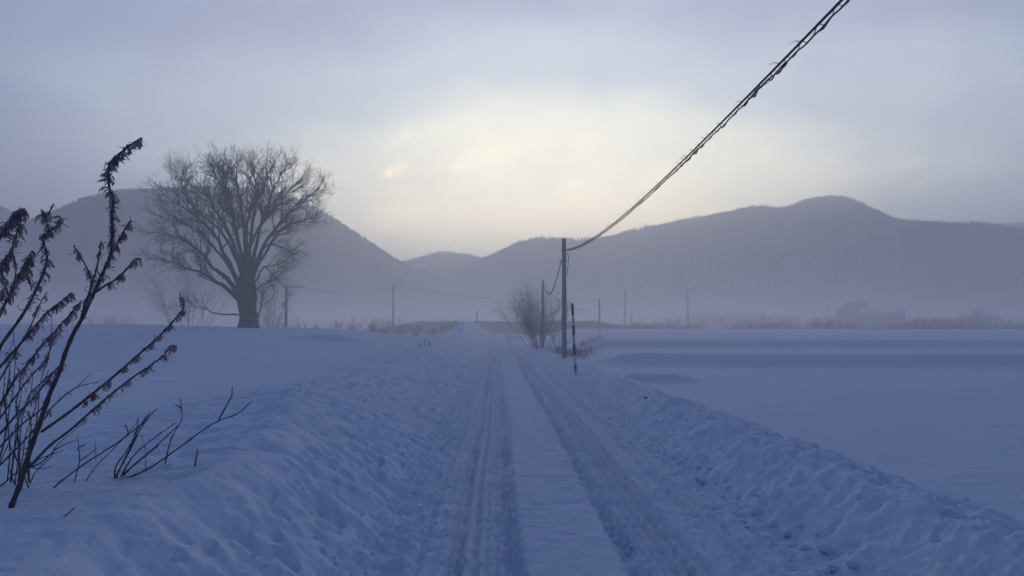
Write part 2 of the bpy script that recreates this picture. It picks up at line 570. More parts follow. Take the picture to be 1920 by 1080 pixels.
    # shoulders of the sheet sink below the valley floor
    edge = np.maximum(np.maximum(sstep(120, 168, Y), sstep(110, 158, np.abs(X))), sstep(-18, -28, Y) if False else 1 - sstep(-30, -22, Y))
    z = z * (1 - edge) - 1.6 * edge
    return z


def gz(x, y):
    return float(ground(np.array([x]), np.array([y]))[0])


def hit(px, py, y0=2.5, y1=160.0):
    """where the ray through a pixel meets the snow"""
    d = CROT @ Vector(((px - 960) / FPX, -(py - 540) / FPX, -1.0))
    ys = y0 * 1.003 ** np.arange(int(math.log(y1 / y0) / math.log(1.003)))
    xs, zs = d.x / d.y * ys, CAM.z + d.z / d.y * ys
    below = np.nonzero(zs <= ground(xs, ys))[0]
    y = ys[below[0]] if len(below) else y1
    p = at(px, py, float(y))
    return Vector((p.x, p.y, gz(p.x, p.y)))


def on_snow(px, Y, sink=.05):
    p = at(px, 612, Y)
    return Vector((p.x, p.y, gz(p.x, p.y) - sink))


# ------------------------------------------------------------------ ground sheets
def build_ground():
    ys = list(np.arange(-30, 0, 1.2)) + list(np.arange(0, 2.4, .12))
    y = 2.4
    while y < 170:
        ys.append(y)
        y += max(.017, .0066 * y)
    ys = np.array(ys)

    def seg(a, b, s):
        return list(np.linspace(a, b, int(round(abs(b - a) / s)) + 1))

    def geo(a, b, s0, g):
        out, x, s = [], a, s0
        sg = 1 if b > a else -1
        while (b - x) * sg > s * 1.5 and len(out) < 2000:
            x += sg * s
            out.append(x)
            s = min(s * g, 4.0)
        return out + [b]
    lf = geo(-3.6, -160, .024, 1.024)[::-1]
    lb = seg(-3.6, -.9, .0225)
    rd = seg(-.9, 2.05, .0165)
    rb = seg(2.05, 3.6, .02)
    rf = geo(3.6, 160, .024, 1.028)
    xs, cuts = [], []
    for nm, s in (('snow_field', lf), ('snow_bank', lb), ('snow_road', rd), ('snow_bank', rb), ('snow_field', rf)):
        if xs and abs(xs[-1] - s[0]) < 1e-9:
            s = s[1:]
        start = max(len(xs) - 1, 0)
        xs += s
        cuts.append((nm, start, len(xs) - 1))
    xs = np.array(xs)
    X, Y = np.meshgrid(xs, ys)
    Z = ground(X, Y)
    gy = np.gradient(Z, ys, axis=0)
    gx = np.gradient(Z, xs, axis=1)
    N = np.stack([-gx, -gy, np.ones_like(Z)], -1)
    N /= np.linalg.norm(N, axis=-1, keepdims=True)
    for nm, a, b in cuts:
        sl = slice(a, b + 1)
        x_, y_, z_, n_ = X[:, sl], Y[:, sl], Z[:, sl], N[:, sl]
        h, w = x_.shape
        co = np.stack([x_, y_, z_], -1).reshape(-1, 3)
        idx = np.arange(h * w).reshape(h, w)
        q = np.stack([idx[:-1, :-1], idx[:-1, 1:], idx[1:, 1:], idx[1:, :-1]], -1).reshape(-1, 4)
        me = bpy.data.meshes.new(nm)
        me.vertices.add(h * w)
        me.vertices.foreach_set('co', co.ravel())
        me.loops.add(q.size)
        me.loops.foreach_set('vertex_index', q.ravel().astype(np.int32))
        me.polygons.add(len(q))
        me.polygons.foreach_set('loop_start', np.arange(0, q.size, 4, dtype=np.int32))
        me.polygons.foreach_set('use_smooth', np.ones(len(q), bool))
        me.update(calc_edges=True)
        me.validate()
        if nm == 'snow_road':
            xa = x_.ravel()
            ya = y_.ravel()
            w_ = np.zeros_like(xa)
            for p_, q_ in ((-.53, -.21), (-.16, .19), (.82, 1.36), (1.52, 1.74)):
                w_ = np.maximum(w_, sstep(p_ - .05, p_ + .05, xa) * (1 - sstep(q_ - .05, q_ + .05, xa)))
            w_ = w_ * (.7 + .5 * vnoise(xa * 9, ya * .8, 15)) + .25 * vnoise(xa * 3, ya * 1.5, 16)
            at_ = me.attributes.new('wear', 'FLOAT', 'POINT')
            at_.data.foreach_set('value', np.clip(w_, 0, 1).astype(np.float32))
        me.normals_split_custom_set_from_vertices(n_.reshape(-1, 3).tolist())
        me.materials.append(M['road_snow'] if nm == 'snow_road' else M['snow'])
        o = bpy.data.objects.new(nm, me)
        C.objects.link(o)
        o['kind'] = 'structure'


build_ground()
fl = MB()
fl.poly([(-6000, -800, -.9), (6000, -800, -.9), (6000, 7000, -.9), (-6000, 7000, -.9)], [(0, 1, 2, 3)])
fl.build('valley_floor', M['snow'])['kind'] = 'structure'


# ------------------------------------------------------------------ hills with bare forest
def interp(pts, x):
    xs = [p[0] for p in pts]
    return float(np.interp(x, xs, [p[1] for p in pts]))


def hill(name, ridge, D, depth, ntree, seed, step=5):
    rng = np.random.RandomState(seed)
    x0, x1 = ridge[0][0], ridge[-1][0]
    cols = np.arange(x0, x1 + step, step)
    vrow = [(-1.0, -.9), (-.55, .42), (-.2, .86), (0, 1.0), (.07, .93), (.16, .80), (.27, .65), (.4, .48), (.55, .31), (.72, .16), (.87, .06), (1.0, -.02)]
    V = []
    kern = np.array([1, 2, 3, 4, 3, 2, 1]) / 16.0
    smooth_y = np.convolve(np.pad([interp(ridge, q) for q in cols], 3, mode='edge'), kern, 'valid')
    for i, px in enumerate(cols):
        py = float(smooth_y[i])
        Dl = D * (1 + .10 * vnoise(np.array([px * .004]), np.array([seed * 1.7]), 3)[0])
        top = at(px, py, Dl)
        for v, hgt in vrow:
            Yv = Dl - depth * v * (D / Dl if v > 0 else 1)
            b = at(px, 612, Yv)
            spur = 1.0
            if 0 < v < 1:
                spur = 1 + .5 * vnoise(np.array([px * .018]), np.array([v * 2.2 + seed]), 8)[0] * math.sin(math.pi * v) ** .7
            zz = -2.0 if v in (-1.0, 1.0) else (top.z + .6) * (hgt if v <= 0 else min(hgt * spur, .985 - .35 * v))
            V.append((b.x, b.y, zz))
    n = len(vrow)
    F = []
    for i in range(len(cols) - 1):
        for j in range(n - 1):
            F.append((i * n + j, i * n + j + 1, (i + 1) * n + j + 1, (i + 1) * n + j))
    # close ends and underside so that it is a solid
    F.append(tuple(range(n))[::-1])
    F.append(tuple((len(cols) - 1) * n + j for j in range(n)))
    mb = MB()
    mb.poly(V, F)
    o = mb.build(name, M['hill'])
    o['kind'] = 'structure'
    # forest
    P = np.array(V).reshape(len(cols), n, 3)
    tm = MB()
    for k in range(ntree):
        i = rng.randint(0, len(cols) - 1)
        if k % 2 == 0:
            j, fv = 3, (rng.rand() - .5) * .8
        else:
            j, fv = rng.randint(2, n - 2), rng.rand()
        fu = rng.rand()
        if fv < 0:
            j, fv = j - 1, 1 + fv * .3
        p = (P[i, j] * (1 - fu) + P[i + 1, j] * fu) * (1 - fv) + (P[i, j + 1] * (1 - fu) + P[i + 1, j + 1] * fu) * fv
        if p[2] < 4:
            continue
        clump = vnoise(np.array([p[0] * .012]), np.array([p[1] * .012 + seed]), 5)[0]
        hh = rng.uniform(2.6, 6.0) * (D / 1500) ** .5 * (.95 + .85 * clump)
        if rng.rand() < .07:
            hh *= 1.25
        w = hh * rng.uniform(.14, .32)
        a0 = rng.rand() * 6.3
        vs_ = [(p[0], p[1], p[2] + hh * rng.uniform(.9, 1.05))]
        for q in range(5):
            a = a0 + q * 1.2566
            rr = w * rng.uniform(.6, 1.15)
            vs_.append((p[0] + rr * math.cos(a), p[1] + rr * math.sin(a), p[2] + hh * rng.uniform(.35, .75)))
        vs_.append((p[0], p[1], p[2] - 1.0))
        tm.poly(vs_, [(0, 1 + q, 1 + (q + 1) % 5) for q in range(5)] + [(6, 1 + (q + 1) % 5, 1 + q) for q in range(5)])
    tag(tm.build('hillside_forest', M['forest'], smooth=False), 'bare grey forest covering the hazy hill', 'forest', kind='stuff')


hill('hill', [(-500, 470), (-300, 400), (-120, 350), (0, 388), (40, 412), (160, 480), (260, 560), (330, 608)], 1500, 600, 900, 2)
hill('hill', [(-420, 606), (-250, 560), (-60, 470), (20, 428), (100, 395), (160, 372), (205, 360), (250, 356), (330, 354), (430, 350), (500, 356), (560, 378),
              (620, 408), (660, 436), (700, 462), (745, 489), (790, 510), (850, 527), (920, 545), (1000, 570), (1080, 607)], 1150, 620, 4600, 3)
hill('hill', [(560, 606), (660, 530), (715, 503), (755, 491), (790, 484), (815, 477), (840, 475), (880, 478), (905, 486), (960, 500), (1050, 540), (1130, 600)], 1750, 700, 2200, 4)
hill('hill', [(640, 607), (720, 565), (800, 530), (870, 503), (905, 485), (940, 470), (970, 456), (1000, 449), (1040, 449), (1065, 454), (1100, 450), (1160, 440), (1230, 425), (1290, 413), (1350, 402), (1395, 391), (1420, 387),
              (1445, 389), (1465, 391), (1485, 387), (1507, 380), (1530, 373), (1558, 369), (1590, 372), (1615, 379), (1653, 397), (1691, 414), (1740, 417), (1800, 420), (1860, 422), (1960, 440), (2100, 470), (2300, 540), (2450, 606)],
     1500, 800, 7000, 5)
hill('hill', [(1640, 560), (1760, 480), (1840, 432), (1880, 420), (1940, 416), (2050, 410), (2200, 420), (2400, 480), (2600, 600)], 2400, 900, 700, 6)


# ------------------------------------------------------------------ bare trees and shrubs
rnd = random.Random(11)


def rand_perp(t):
    a = t.orthogonal().normalized()
    b = t.cross(a)
    an = rnd.uniform(0, 2 * math.pi)
    return a * math.cos(an) + b * math.sin(an)


def spline(pts, n):
    """Catmull-Rom through points"""
    out = []
    k = len(pts) - 1
    for i in range(n):
        t = i / (n - 1) * k
        s = min(int(t), k - 1)
        f = t - s
        p0, p1, p2, p3 = pts[max(s - 1, 0)], pts[s], pts[s + 1], pts[min(s + 2, k)]
        out.append(.5 * ((2 * p1) + (p2 - p0) * f + (2 * p0 - 5 * p1 + 4 * p2 - p3) * f * f + (3 * p1 - p0 - 3 * p2 + p3) * f ** 3))
    return out


def twig(mb, p, d, L, r, lev, up=.10, wander=.22, flat=1.0):
    """a side branch with its own side branches"""
    n = 4 if lev > 1 else 3
    pts = [p.copy()]
    q = p.copy()
    for i in range(n):
        d = (d + rand_perp(d) * rnd.uniform(0, wander) + Vector((0, 0, up))).normalized()
        q = q + d * (L / n)
        pts.append(q.copy())
    mb.tube(pts, [r * (1 - .75 * i / n) for i in range(n + 1)], 4 if r > .015 else 3, cap=False)
    if lev <= 0:
        return
    kids = {3: 4, 2: 4, 1: 3}.get(lev, 4)
    for k in range(kids):
        t = rnd.uniform(.25, 1.0)
        i = min(int(t * n), n - 1)
        b = pts[i].lerp(pts[i + 1], t * n - i)
        dd = (pts[i + 1] - pts[i]).normalized()
        dd = (dd * rnd.uniform(.7, 1.1) + rand_perp(dd) * rnd.uniform(.35, .85)).normalized()
        twig(mb, b, dd, L * rnd.uniform(.42, .72), r * .52, lev - 1, up, wander)


def limb_pts(poly, Y, dy):
    """pixel polyline to world points, the far end drifting by dy metres in depth"""
    k = len(poly) - 1
    return [at(x, y, Y + dy * (i / k) ** 1.3) for i, (x, y) in enumerate(poly)]


def big_tree():
    Y = 45.0
    base = at(466, 620, Y)
    base.z = gz(base.x, base.y) - .1
    root = empty('willow_tree', base)
    tag(root, 'large bare spreading tree with thick trunk on left snow crest', 'tree')

    def cv(l):
        return [(x / 2.7 + 240, y / 2.7 + 240) for x, y in l]
    tr = MB()
    tp = [base] + limb_pts(cv([(612, 1000), (606, 930), (600, 850), (598, 790), (600, 730), (604, 690)]), Y, 0)
    tr.tube(spline(tp, 16), [.54, .50, .47, .46, .46, .48, .51, .55, .57, .55, .50, .43, .36, .30, .24, .16], 12)
    # root flare and burrs
    for k in range(6):
        a = k * 1.05 + .3
        e = Vector((math.cos(a), math.sin(a), 0))
        tr.tube([base + e * .58 + Vector((0, 0, -.1)), base + e * .44 + Vector((0, 0, .25)), base + e * .36 + Vector((0, 0, .9))], [.12, .14, .10], 6)
    tr.build('trunk', M['bark'], root)
    limbs = [
        (cv([(575, 880), (520, 830), (480, 800), (430, 770), (350, 725), (270, 700), (180, 665), (80, 650)]), .24, -1.0, .9),
        (cv([(575, 850), (505, 770), (470, 735), (420, 700), (380, 640), (330, 590), (270, 550), (180, 520), (60, 510)]), .23, 1.2, 1.0),
        (cv([(580, 840), (560, 800), (510, 680), (480, 620), (430, 520), (370, 460), (300, 400), (220, 345), (150, 300)]), .23, -1.6, 1.0),
        (cv([(585, 780), (570, 700), (540, 600), (490, 480), (440, 400), (390, 320), (310, 260), (215, 205)]), .23, 1.0, 1.0),
        (cv([(590, 760), (585, 690), (555, 560), (520, 420), (490, 320), (450, 230), (400, 160)]), .20, -2.0, 1.0),
        (cv([(598, 760), (600, 690), (592, 560), (580, 420), (560, 300), (545, 215), (555, 140)]), .21, 1.6, 1.0),
        (cv([(604, 760), (612, 690), (622, 560), (640, 420), (652, 320), (645, 220), (625, 135)]), .20, -1.2, 1.0),
        (cv([(610, 770), (622, 700), (650, 600), (680, 480), (720, 380), (750, 280), (790, 200), (835, 165)]), .21, 1.8, 1.0),
        (cv([(612, 780), (640, 700), (680, 620), (720, 540), (760, 490), (820, 420), (880, 360), (960, 300), (1010, 275)]), .20, -1.0, 1.0),
        (cv([(618, 790), (645, 730), (690, 640), (740, 560), (800, 490), (870, 455), (950, 435), (1000, 410)]), .18, 1.0, .9),
        (cv([(600, 740), (606, 640), (600, 520), (625, 380), (690, 290), (710, 200), (700, 140)]), .17, 2.6, 1.0),
        (cv([(592, 750), (575, 640), (540, 480), (520, 350), (480, 260), (470, 190), (450, 130)]), .17, 2.8, 1.0),
        (cv([(596, 750), (600, 660), (640, 540), (700, 440), (790, 350), (850, 270), (900, 230)]), .16, -2.8, 1.0),
        (cv([(588, 770), (560, 690), (500, 560), (440, 480), (360, 420), (290, 330), (250, 250), (270, 170)]), .17, 2.2, 1.0),
        (cv([(580, 800), (540, 740), (470, 640), (400, 560), (320, 490), (220, 450), (130, 420)]), .16, -2.4, .9),
        (cv([(625, 790), (660, 760), (690, 700), (740, 690), (800, 670), (840, 640)]), .10, .5, .55),
        (cv([(630, 700), (700, 590), (780, 578), (830, 610), (870, 632)]), .07, -.6, .5),
        (cv([(640, 830), (690, 790), (740, 770), (790, 740)]), .07, .6, .6),
        (cv([(560, 945), (500, 942), (440, 940), (400, 915), (340, 905), (300, 905)]), .065, -.4, .35),
        (cv([(640, 990), (665, 930), (680, 860), (690, 800)]), .06, -.5, .45),
    ]
    for poly, r0, dy, dens in limbs:
        poly = [(x + (462 - x) * (.05 if x < 462 else .09), y + (545 - y) * .06) if y < 545 else (x, y) for x, y in poly]
        pts = limb_pts(poly, Y, dy)
        sp = spline(pts, 26)
        Lt = sum((sp[i + 1] - sp[i]).length for i in range(25))
        for i in range(3, 26):
            sp[i] = sp[i] + Vector((rnd.uniform(-1, 1), rnd.uniform(-1, 1), rnd.uniform(-1, 1))) * .035
        lm, tm = MB(), MB()
        lm.tube(sp, [r0 * (1 - i / 25) ** 1.2 * .66 + .013 for i in range(26)], 7)
        # secondary limbs, then twigs
        nb = int(28 * dens)
        for k in range(nb):
            t = .36 + .64 * ((k + rnd.random()) / nb) ** .72
            i = min(int(t * 25), 24)
            b = sp[i]
            dd = (sp[i + 1] - sp[i]).normalized()
            pr = rand_perp(dd)
            dd = (dd * rnd.uniform(.8, 1.2) + pr * rnd.uniform(.4, .95) + Vector((0, 0, .15))).normalized()
            LL = Lt * rnd.uniform(.15, .26) * (1.1 - .55 * t)
            rr = max(.014, r0 * (1 - t) * .36 + .012)
            twig(tm, b, dd, max(LL, .9), rr, 3 if (k % 3 == 0 or t > .72) else 2, .05, .3)
        lo = lm.build('limb', M['bark'], root)
        tm.build('twigs', M['twig'], lo, kind='stuff')
    return root


big_tree()


def shrub(name, base, H, W, nst, seed, label, cat, group=None, mat=None, lev=2, r=.03, lean=0.0, parts=True, tw_n=0):
    global rnd
    rnd = random.Random(seed)
    root = empty(name, base)
    tag(root, label, cat, group)
    tw = MB()
    for k in range(nst):
        a = rnd.uniform(0, 2 * math.pi)
        s = rnd.uniform(.1, 1.0)
        d = Vector((math.cos(a) * s * W / H * .62 + lean, math.sin(a) * s * W / H * .62, 1)).normalized()
        p0 = base + Vector((math.cos(a), math.sin(a), 0)) * W * .14 * s
        L = H * rnd.uniform(.7, 1.02) / max(d.z, .6) * (1 - .2 * s)
        pts = [p0 + Vector((0, 0, -.1))]
        q, dd = p0.copy(), d
        for i in range(5):
            dd = (dd + rand_perp(dd) * .12 + Vector((0, 0, .03))).normalized()
            q = q + dd * L / 5
            pts.append(q.copy())
        st = MB()
        st.tube(pts, [r * (1 - .16 * i) for i in range(6)], 5)
        if parts:
            st.build('stem', mat or M['twig'], root)
        else:
            tw.poly(st.v, st.f)
        for j in range(tw_n or (9 if lev > 1 else 6)):
            t = rnd.uniform(.2, 1)
            i = min(int(t * 5), 4)
            td = (pts[i + 1] - pts[i]).normalized()
            td = (td + rand_perp(td) * rnd.uniform(.35, .8)).normalized()
            twig(tw, pts[i].lerp(pts[i + 1], t * 5 - i), td, L * rnd.uniform(.18, .4), r * .4, lev - 1, .03, .3)
    tw.build('twigs' if parts else 'branches', mat or M['twig'], root, kind='stuff')
    return root


# smaller tree standing in the mist behind the large one, and growth behind its right side
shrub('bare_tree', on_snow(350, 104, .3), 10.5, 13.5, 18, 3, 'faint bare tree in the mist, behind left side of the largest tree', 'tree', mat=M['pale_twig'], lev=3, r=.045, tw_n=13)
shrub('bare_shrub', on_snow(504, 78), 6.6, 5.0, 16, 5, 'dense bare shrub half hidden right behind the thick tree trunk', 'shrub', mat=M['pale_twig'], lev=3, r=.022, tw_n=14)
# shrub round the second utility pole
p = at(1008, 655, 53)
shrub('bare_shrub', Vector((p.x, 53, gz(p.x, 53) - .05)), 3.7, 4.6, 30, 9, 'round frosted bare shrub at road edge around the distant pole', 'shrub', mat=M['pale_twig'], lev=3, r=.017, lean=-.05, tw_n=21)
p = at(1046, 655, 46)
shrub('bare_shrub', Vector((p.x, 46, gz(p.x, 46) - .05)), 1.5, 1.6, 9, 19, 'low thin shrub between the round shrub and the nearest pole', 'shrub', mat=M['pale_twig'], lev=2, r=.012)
# row of low shrubs behind the left crest
protos = []
for i, (px, Yd, H, W) in enumerate([(630, 86, 1.25, 1.9), (663, 88, 1.35, 2.2), (697, 87, 1.6, 2.5), (722, 90, 1.5, 2.3), (752, 92, 1.3, 2.0), (595, 84, 1.0, 1.8), (783, 95, 1.0, 2.0), (560, 82, 1.2, 1.6), (815, 98, .8, 1.8), (530, 84, 1.2, 1.8)]):
    g = 'bare shrubs in a row behind the left snow crest'
    q = at(px, 612, Yd)
    loc = Vector((q.x, q.y, max(gz(q.x, q.y), -.4)))
    if i < 3:
        o = shrub('bare_shrub', loc, 2.5, 2.3, 16, 40 + i, 'low bare shrub', 'shrub', g, mat=M['twig'], lev=3, r=.02, parts=False)
        protos.append(o)
    else:
        o = copy_tree(protos[i % 3])
        o.rotation_euler.z = i * 1.9
        o.location = loc
    o.scale = (W / 2.3, W / 2.3, (H + .75) / 2.5)
    o['label'] = {630: 'fourth', 663: 'fifth', 697: 'sixth', 722: 'seventh', 752: 'eighth', 595: 'third', 783: 'ninth', 560: 'second', 815: 'tenth', 530: 'first'}[px] + ' low bare shrub right of the big tree, in the row behind the crest'
p = at(215, 612, 85)
shrub('bare_shrub', Vector((p.x, 85, -.9)), 3.4, 6.5, 22, 61, 'wide dim shrub low in the mist at far left', 'shrub', mat=M['twig'], lev=2, r=.03)


# dark levee across the valley with snow on top
def levee():
    mb, mt = MB(), MB()
    V, T = [], []
    for i in range(61):
        px = 690 + i * (1240 - 690) / 60
        c = at(px, 612, 140 + 6 * math.sin(i * .11))
        n1 = .18 * vnoise(np.array([i * .55]), np.array([.5]), 7)[0]
        n2 = .35 * vnoise(np.array([i * .8]), np.array([3.5]), 7)[0]
        hgt = 2.35 * min(1, .25 + i / 14.0) * min(1, .35 + (60 - i) / 22.0) + n1
        V += [(c.x, c.y - 3.4 + n2, -1.4), (c.x, c.y - 2.9 + n2, hgt * .35), (c.x, c.y - 2.2 + n2 * .6, hgt), (c.x, c.y + 2.5, hgt - .05), (c.x, c.y + 6, -1.4)]
        T += [(c.x, c.y - 2.24 + n2 * .6, hgt + .01), (c.x, c.y - 1.9, hgt + .16), (c.x, c.y + 2.4, hgt + .14), (c.x, c.y + 2.55, hgt - .02)]
    F = [(i * 5 + j, (i + 1) * 5 + j, (i + 1) * 5 + j + 1, i * 5 + j + 1) for i in range(60) for j in range(4)]
    F += [(0, 1, 2, 3, 4), (300, 304, 303, 302, 301)]
    mb.poly(V, F)
    o = mb.build('levee', M['levee'])
    o['kind'] = 'structure'
    mt.poly(T, [(i * 4 + j, (i + 1) * 4 + j, (i + 1) * 4 + j + 1, i * 4 + j + 1) for i in range(60) for j in range(3)] + [(0, 1, 2, 3), (240, 243, 242, 241)])
    s = mt.build('snow_cap', M['snow'], o)


levee()


def tufts(name, label, spots, n, h, spread, seed, mat, cat='grass', uneven=False):
    r_ = random.Random(seed)
    mb = MB()
    roots = []
    for (x, y) in spots:
        for k in range(n):
            a, q = r_.uniform(0, 6.28), r_.random() ** .7 * spread
            roots.append((x + math.cos(a) * q, y + math.sin(a) * q))
    rt = np.array(roots)
    hv = np.ones(len(rt)) if not uneven else np.clip(.62 + 1.1 * fbm(rt[:, 0] * .16, rt[:, 0] * 0 + 2.2, 3, 23), .12, 1.25)
    zz = np.maximum(ground(rt[:, 0], rt[:, 1]), -.9) - .03
    for (bx, by), bz, hk in zip(roots, zz, hv):
        bz = float(bz)
        hh = h * float(hk) * r_.uniform(.4, 1.15)
        w = r_.uniform(.002, .005) * max(1.0, by / 45)
        lx, ly = r_.uniform(-.4, .4) * hh, r_.uniform(-.4, .4) * hh
        a2 = r_.uniform(0, 3.14)
        ux, uy = math.cos(a2) * w, math.sin(a2) * w
        mb.poly([(bx - ux, by - uy, bz), (bx + ux, by + uy, bz), (bx - uy, by + ux, bz + .01), (bx + lx * .5, by + ly * .5, bz + hh * .6), (bx + lx, by + ly, bz + hh)],
                [(0, 1, 3), (1, 2, 3), (2, 0, 3), (0, 3, 4), (1, 4, 3)])
    tag(mb.build(name, mat, smooth=False), label, cat, kind='stuff')


tufts('dry_grass', 'tan dry grass in the hollow behind the nearest pole', [(at(x, 612, Y).x, Y) for x, Y in
      ((1062, 42), (1072, 45), (1085, 44), (1098, 47), (1112, 52), (1095, 54), (1050, 45), (1070, 39.5), (1080, 46), (1066, 47))], 90, .50, 1.0, 5, M['grass'])
tufts('dry_grass', 'brown dry weeds along the far left field edge', [(at(x, 612, 66).x, 66 + (x % 7)) for x in range(470, 850, 14)], 22, 1.2, .9, 6, M['grass'])
tufts('hedgerow', 'low brown scrub line along the far edge of right field', [(at(x, 612, 116).x, 116 + (x % 11)) for x in range(1200, 2050, 7)], 60, 1.75, 2.2, 8, M['hedge'], 'hedge', True)


# distant woods on the valley floor
def wood(label, x0, x1, Y, H, n, seed, name='far_wood'):
    r_ = random.Random(seed)
    mb = MB()
    for k in range(n):
        x = r_.uniform(x0, x1)
        c = at(x, 612, Y + r_.uniform(-12, 30))
        h = H * r_.uniform(.6, 1.05) * (.55 + .45 * math.sin(math.pi * (x - x0) / (x1 - x0)))
        mb.tube([Vector((c.x, c.y, -1.0)), Vector((c.x, c.y, h * .45))], [.18, .10], 4)
        for q in range(10):
            a = r_.uniform(0, 6.28)
            d = Vector((math.cos(a) * .5, math.sin(a) * .5, 1)).normalized()
            b = Vector((c.x, c.y, h * r_.uniform(.15, .5)))
            twig(mb, b, d, h * r_.uniform(.3, .5), .09, 1, .05, .3)
    tag(mb.build(name, M['twig'], smooth=False), label, 'wood', kind='stuff')


wood('hazy leafless wood on the valley floor at centre right', 1240, 1500, 290, 9.5, 120, 3)
wood('long low mauve tree belt along the far side of the right field', 1120, 2010, 225, 5.6, 240, 12)
wood('misty leafless wood right of the farmhouse', 1680, 1990, 300, 7.5, 110, 4)
wood('misty leafless wood at the foot of the left hill', 500, 960, 420, 8, 110, 6)
wood('misty leafless wood on the valley floor at far left', -40, 330, 300, 7, 80, 7)
p = at(1835, 612, 165)
shrub('round_tree', Vector((p.x, 165, -.9)), 5.9, 6.6, 26, 71, 'rounded misty tree at far right edge of the right field', 'tree', mat=M['twig'], lev=3, r=.07)
p = at(1890, 612, 168)
shrub('bare_shrub', Vector((p.x, 168, -.9)), 3.6, 4.6, 16, 72, 'low misty shrub just right of the rounded tree', 'shrub', mat=M['twig'], lev=2, r=.05)


# ------------------------------------------------------------------ farmhouse
def house():
    Y = 212.0
    k = Y / FPX
    xl, xr = at(1582, 612, Y).x, at(1683, 612, Y).x
    zb = -.9
    ze = 1.5 + (612 - 584) * k       # eaves
    zt = 1.5 + (612 - 575) * k       # ridge
    d0, d1 = Y - 4.2, Y + 4.2
    root = empty('farmhouse', ((xl + xr) / 2, Y, zb))
    tag(root, 'dark farmhouse with snowy roof in the mist beyond the right field', 'house')
    w = MB()
    ym = (d0 + d1) / 2
    w.poly([(xl, d0, zb), (xr, d0, zb), (xr, d0, ze), (xl, d0, ze), (xl, d1, zb), (xr, d1, zb), (xr, d1, ze), (xl, d1, ze), (xl, ym, zt), (xr, ym, zt)],
           [(0, 1, 2, 3), (5, 4, 7, 6), (0, 3, 8, 7, 4), (1, 5, 6, 9, 2)])
    w.build('wall', M['wood_wall'], root, smooth=False)
    rf = MB()
    o, t = .5, .28
    def slope(y0, z0, y1, z1, xa, xb, mb):
        mb.poly([(xa, y0, z0), (xb, y0, z0), (xb, y1, z1), (xa, y1, z1), (xa, y0, z0 + t), (xb, y0, z0 + t), (xb, y1, z1 + t), (xa, y1, z1 + t)],
                [(0, 3, 2, 1), (4, 5, 6, 7), (0, 1, 5, 4), (2, 3, 7, 6), (1, 2, 6, 5), (0, 4, 7, 3)])
    slope(d0 - o, ze - .17, ym, zt + .02, xl - .2, xr + o, rf)
    slope(d1 + o, ze - .17, ym, zt + .02, xl - .2, xr + o, rf)
    rf.build('roof', M['snow'], root, smooth=False)
    g = MB()                                     # gable front at the left end, standing proud
    gx0, gx1 = at(1575, 612, Y).x, at(1597, 612, Y).x
    gt = 1.5 + (612 - 567) * k
    g.poly([(gx0, d0 - 1.2, zb), (gx1, d0 - 1.2, zb), (gx1, d0 - 1.2, ze), ((gx0 + gx1) / 2, d0 - 1.2, gt), (gx0, d0 - 1.2, ze),
            (gx0, d0 + 3, zb), (gx1, d0 + 3, zb), (gx1, d0 + 3, ze), ((gx0 + gx1) / 2, d0 + 3, gt), (gx0, d0 + 3, ze)],
           [(0, 1, 2, 3, 4), (9, 8, 7, 6, 5), (0, 4, 9, 5), (1, 6, 7, 2), (2, 7, 8, 3), (3, 8, 9, 4)])
    g.build('gable_wing', M['wood_wall'], root, smooth=False)
    du = MB()                                    # small raised roof vent
    vx0, vx1 = at(1604, 612, Y).x, at(1626, 612, Y).x
    vz = 1.5 + (612 - 563) * k
    du.poly([(vx0, ym - 1, zt - .6), (vx1, ym - 1, zt - .6), (vx1, ym - 1, vz - .5), ((vx0 + vx1) / 2, ym - 1, vz), (vx0, ym - 1, vz - .5),
             (vx0, ym + 1, zt - .6), (vx1, ym + 1, zt - .6), (vx1, ym + 1, vz - .5), ((vx0 + vx1) / 2, ym + 1, vz), (vx0, ym + 1, vz - .5)],
            [(0, 1, 2, 3, 4), (9, 8, 7, 6, 5), (0, 4, 9, 5), (1, 6, 7, 2), (2, 7, 8, 3), (3, 8, 9, 4)])
    du.build('roof_turret', M['wood_wall'], root, smooth=False)
    for xx in (1612, 1640, 1664):
        c = at(xx, 612, d0)
        f = MB()
        f.box((c.x, d0 - .05, 1.6), (1.3, .1, 1.1))
        wo = f.build('window', M['concrete'], root, smooth=False)
        p_ = MB()
        p_.box((c.x, d0 - .11, 1.6), (1.1, .03, .9))
        p_.build('pane', M['dark_glass'], wo, smooth=False)
    # lean-to at the right with its own snowy roof
    sh = empty('shed', (at(1735, 612, 220).x, 220, zb))
    tag(sh, 'long low shed right of the farmhouse, snow on its roof', 'shed')
    a, b = at(1697, 612, 220).x, at(1778, 612, 220).x
    s = MB()
    s.box(((a + b) / 2, 220, .25), (b - a, 5, 2.3))
    s.build('wall', M['wood_wall'], sh, smooth=False)
    s = MB()
    slope(217, 1.42, 223.2, 2.0, a - .3, b + .3, s)
    s.build('roof', M['snow'], sh, smooth=False)


house()


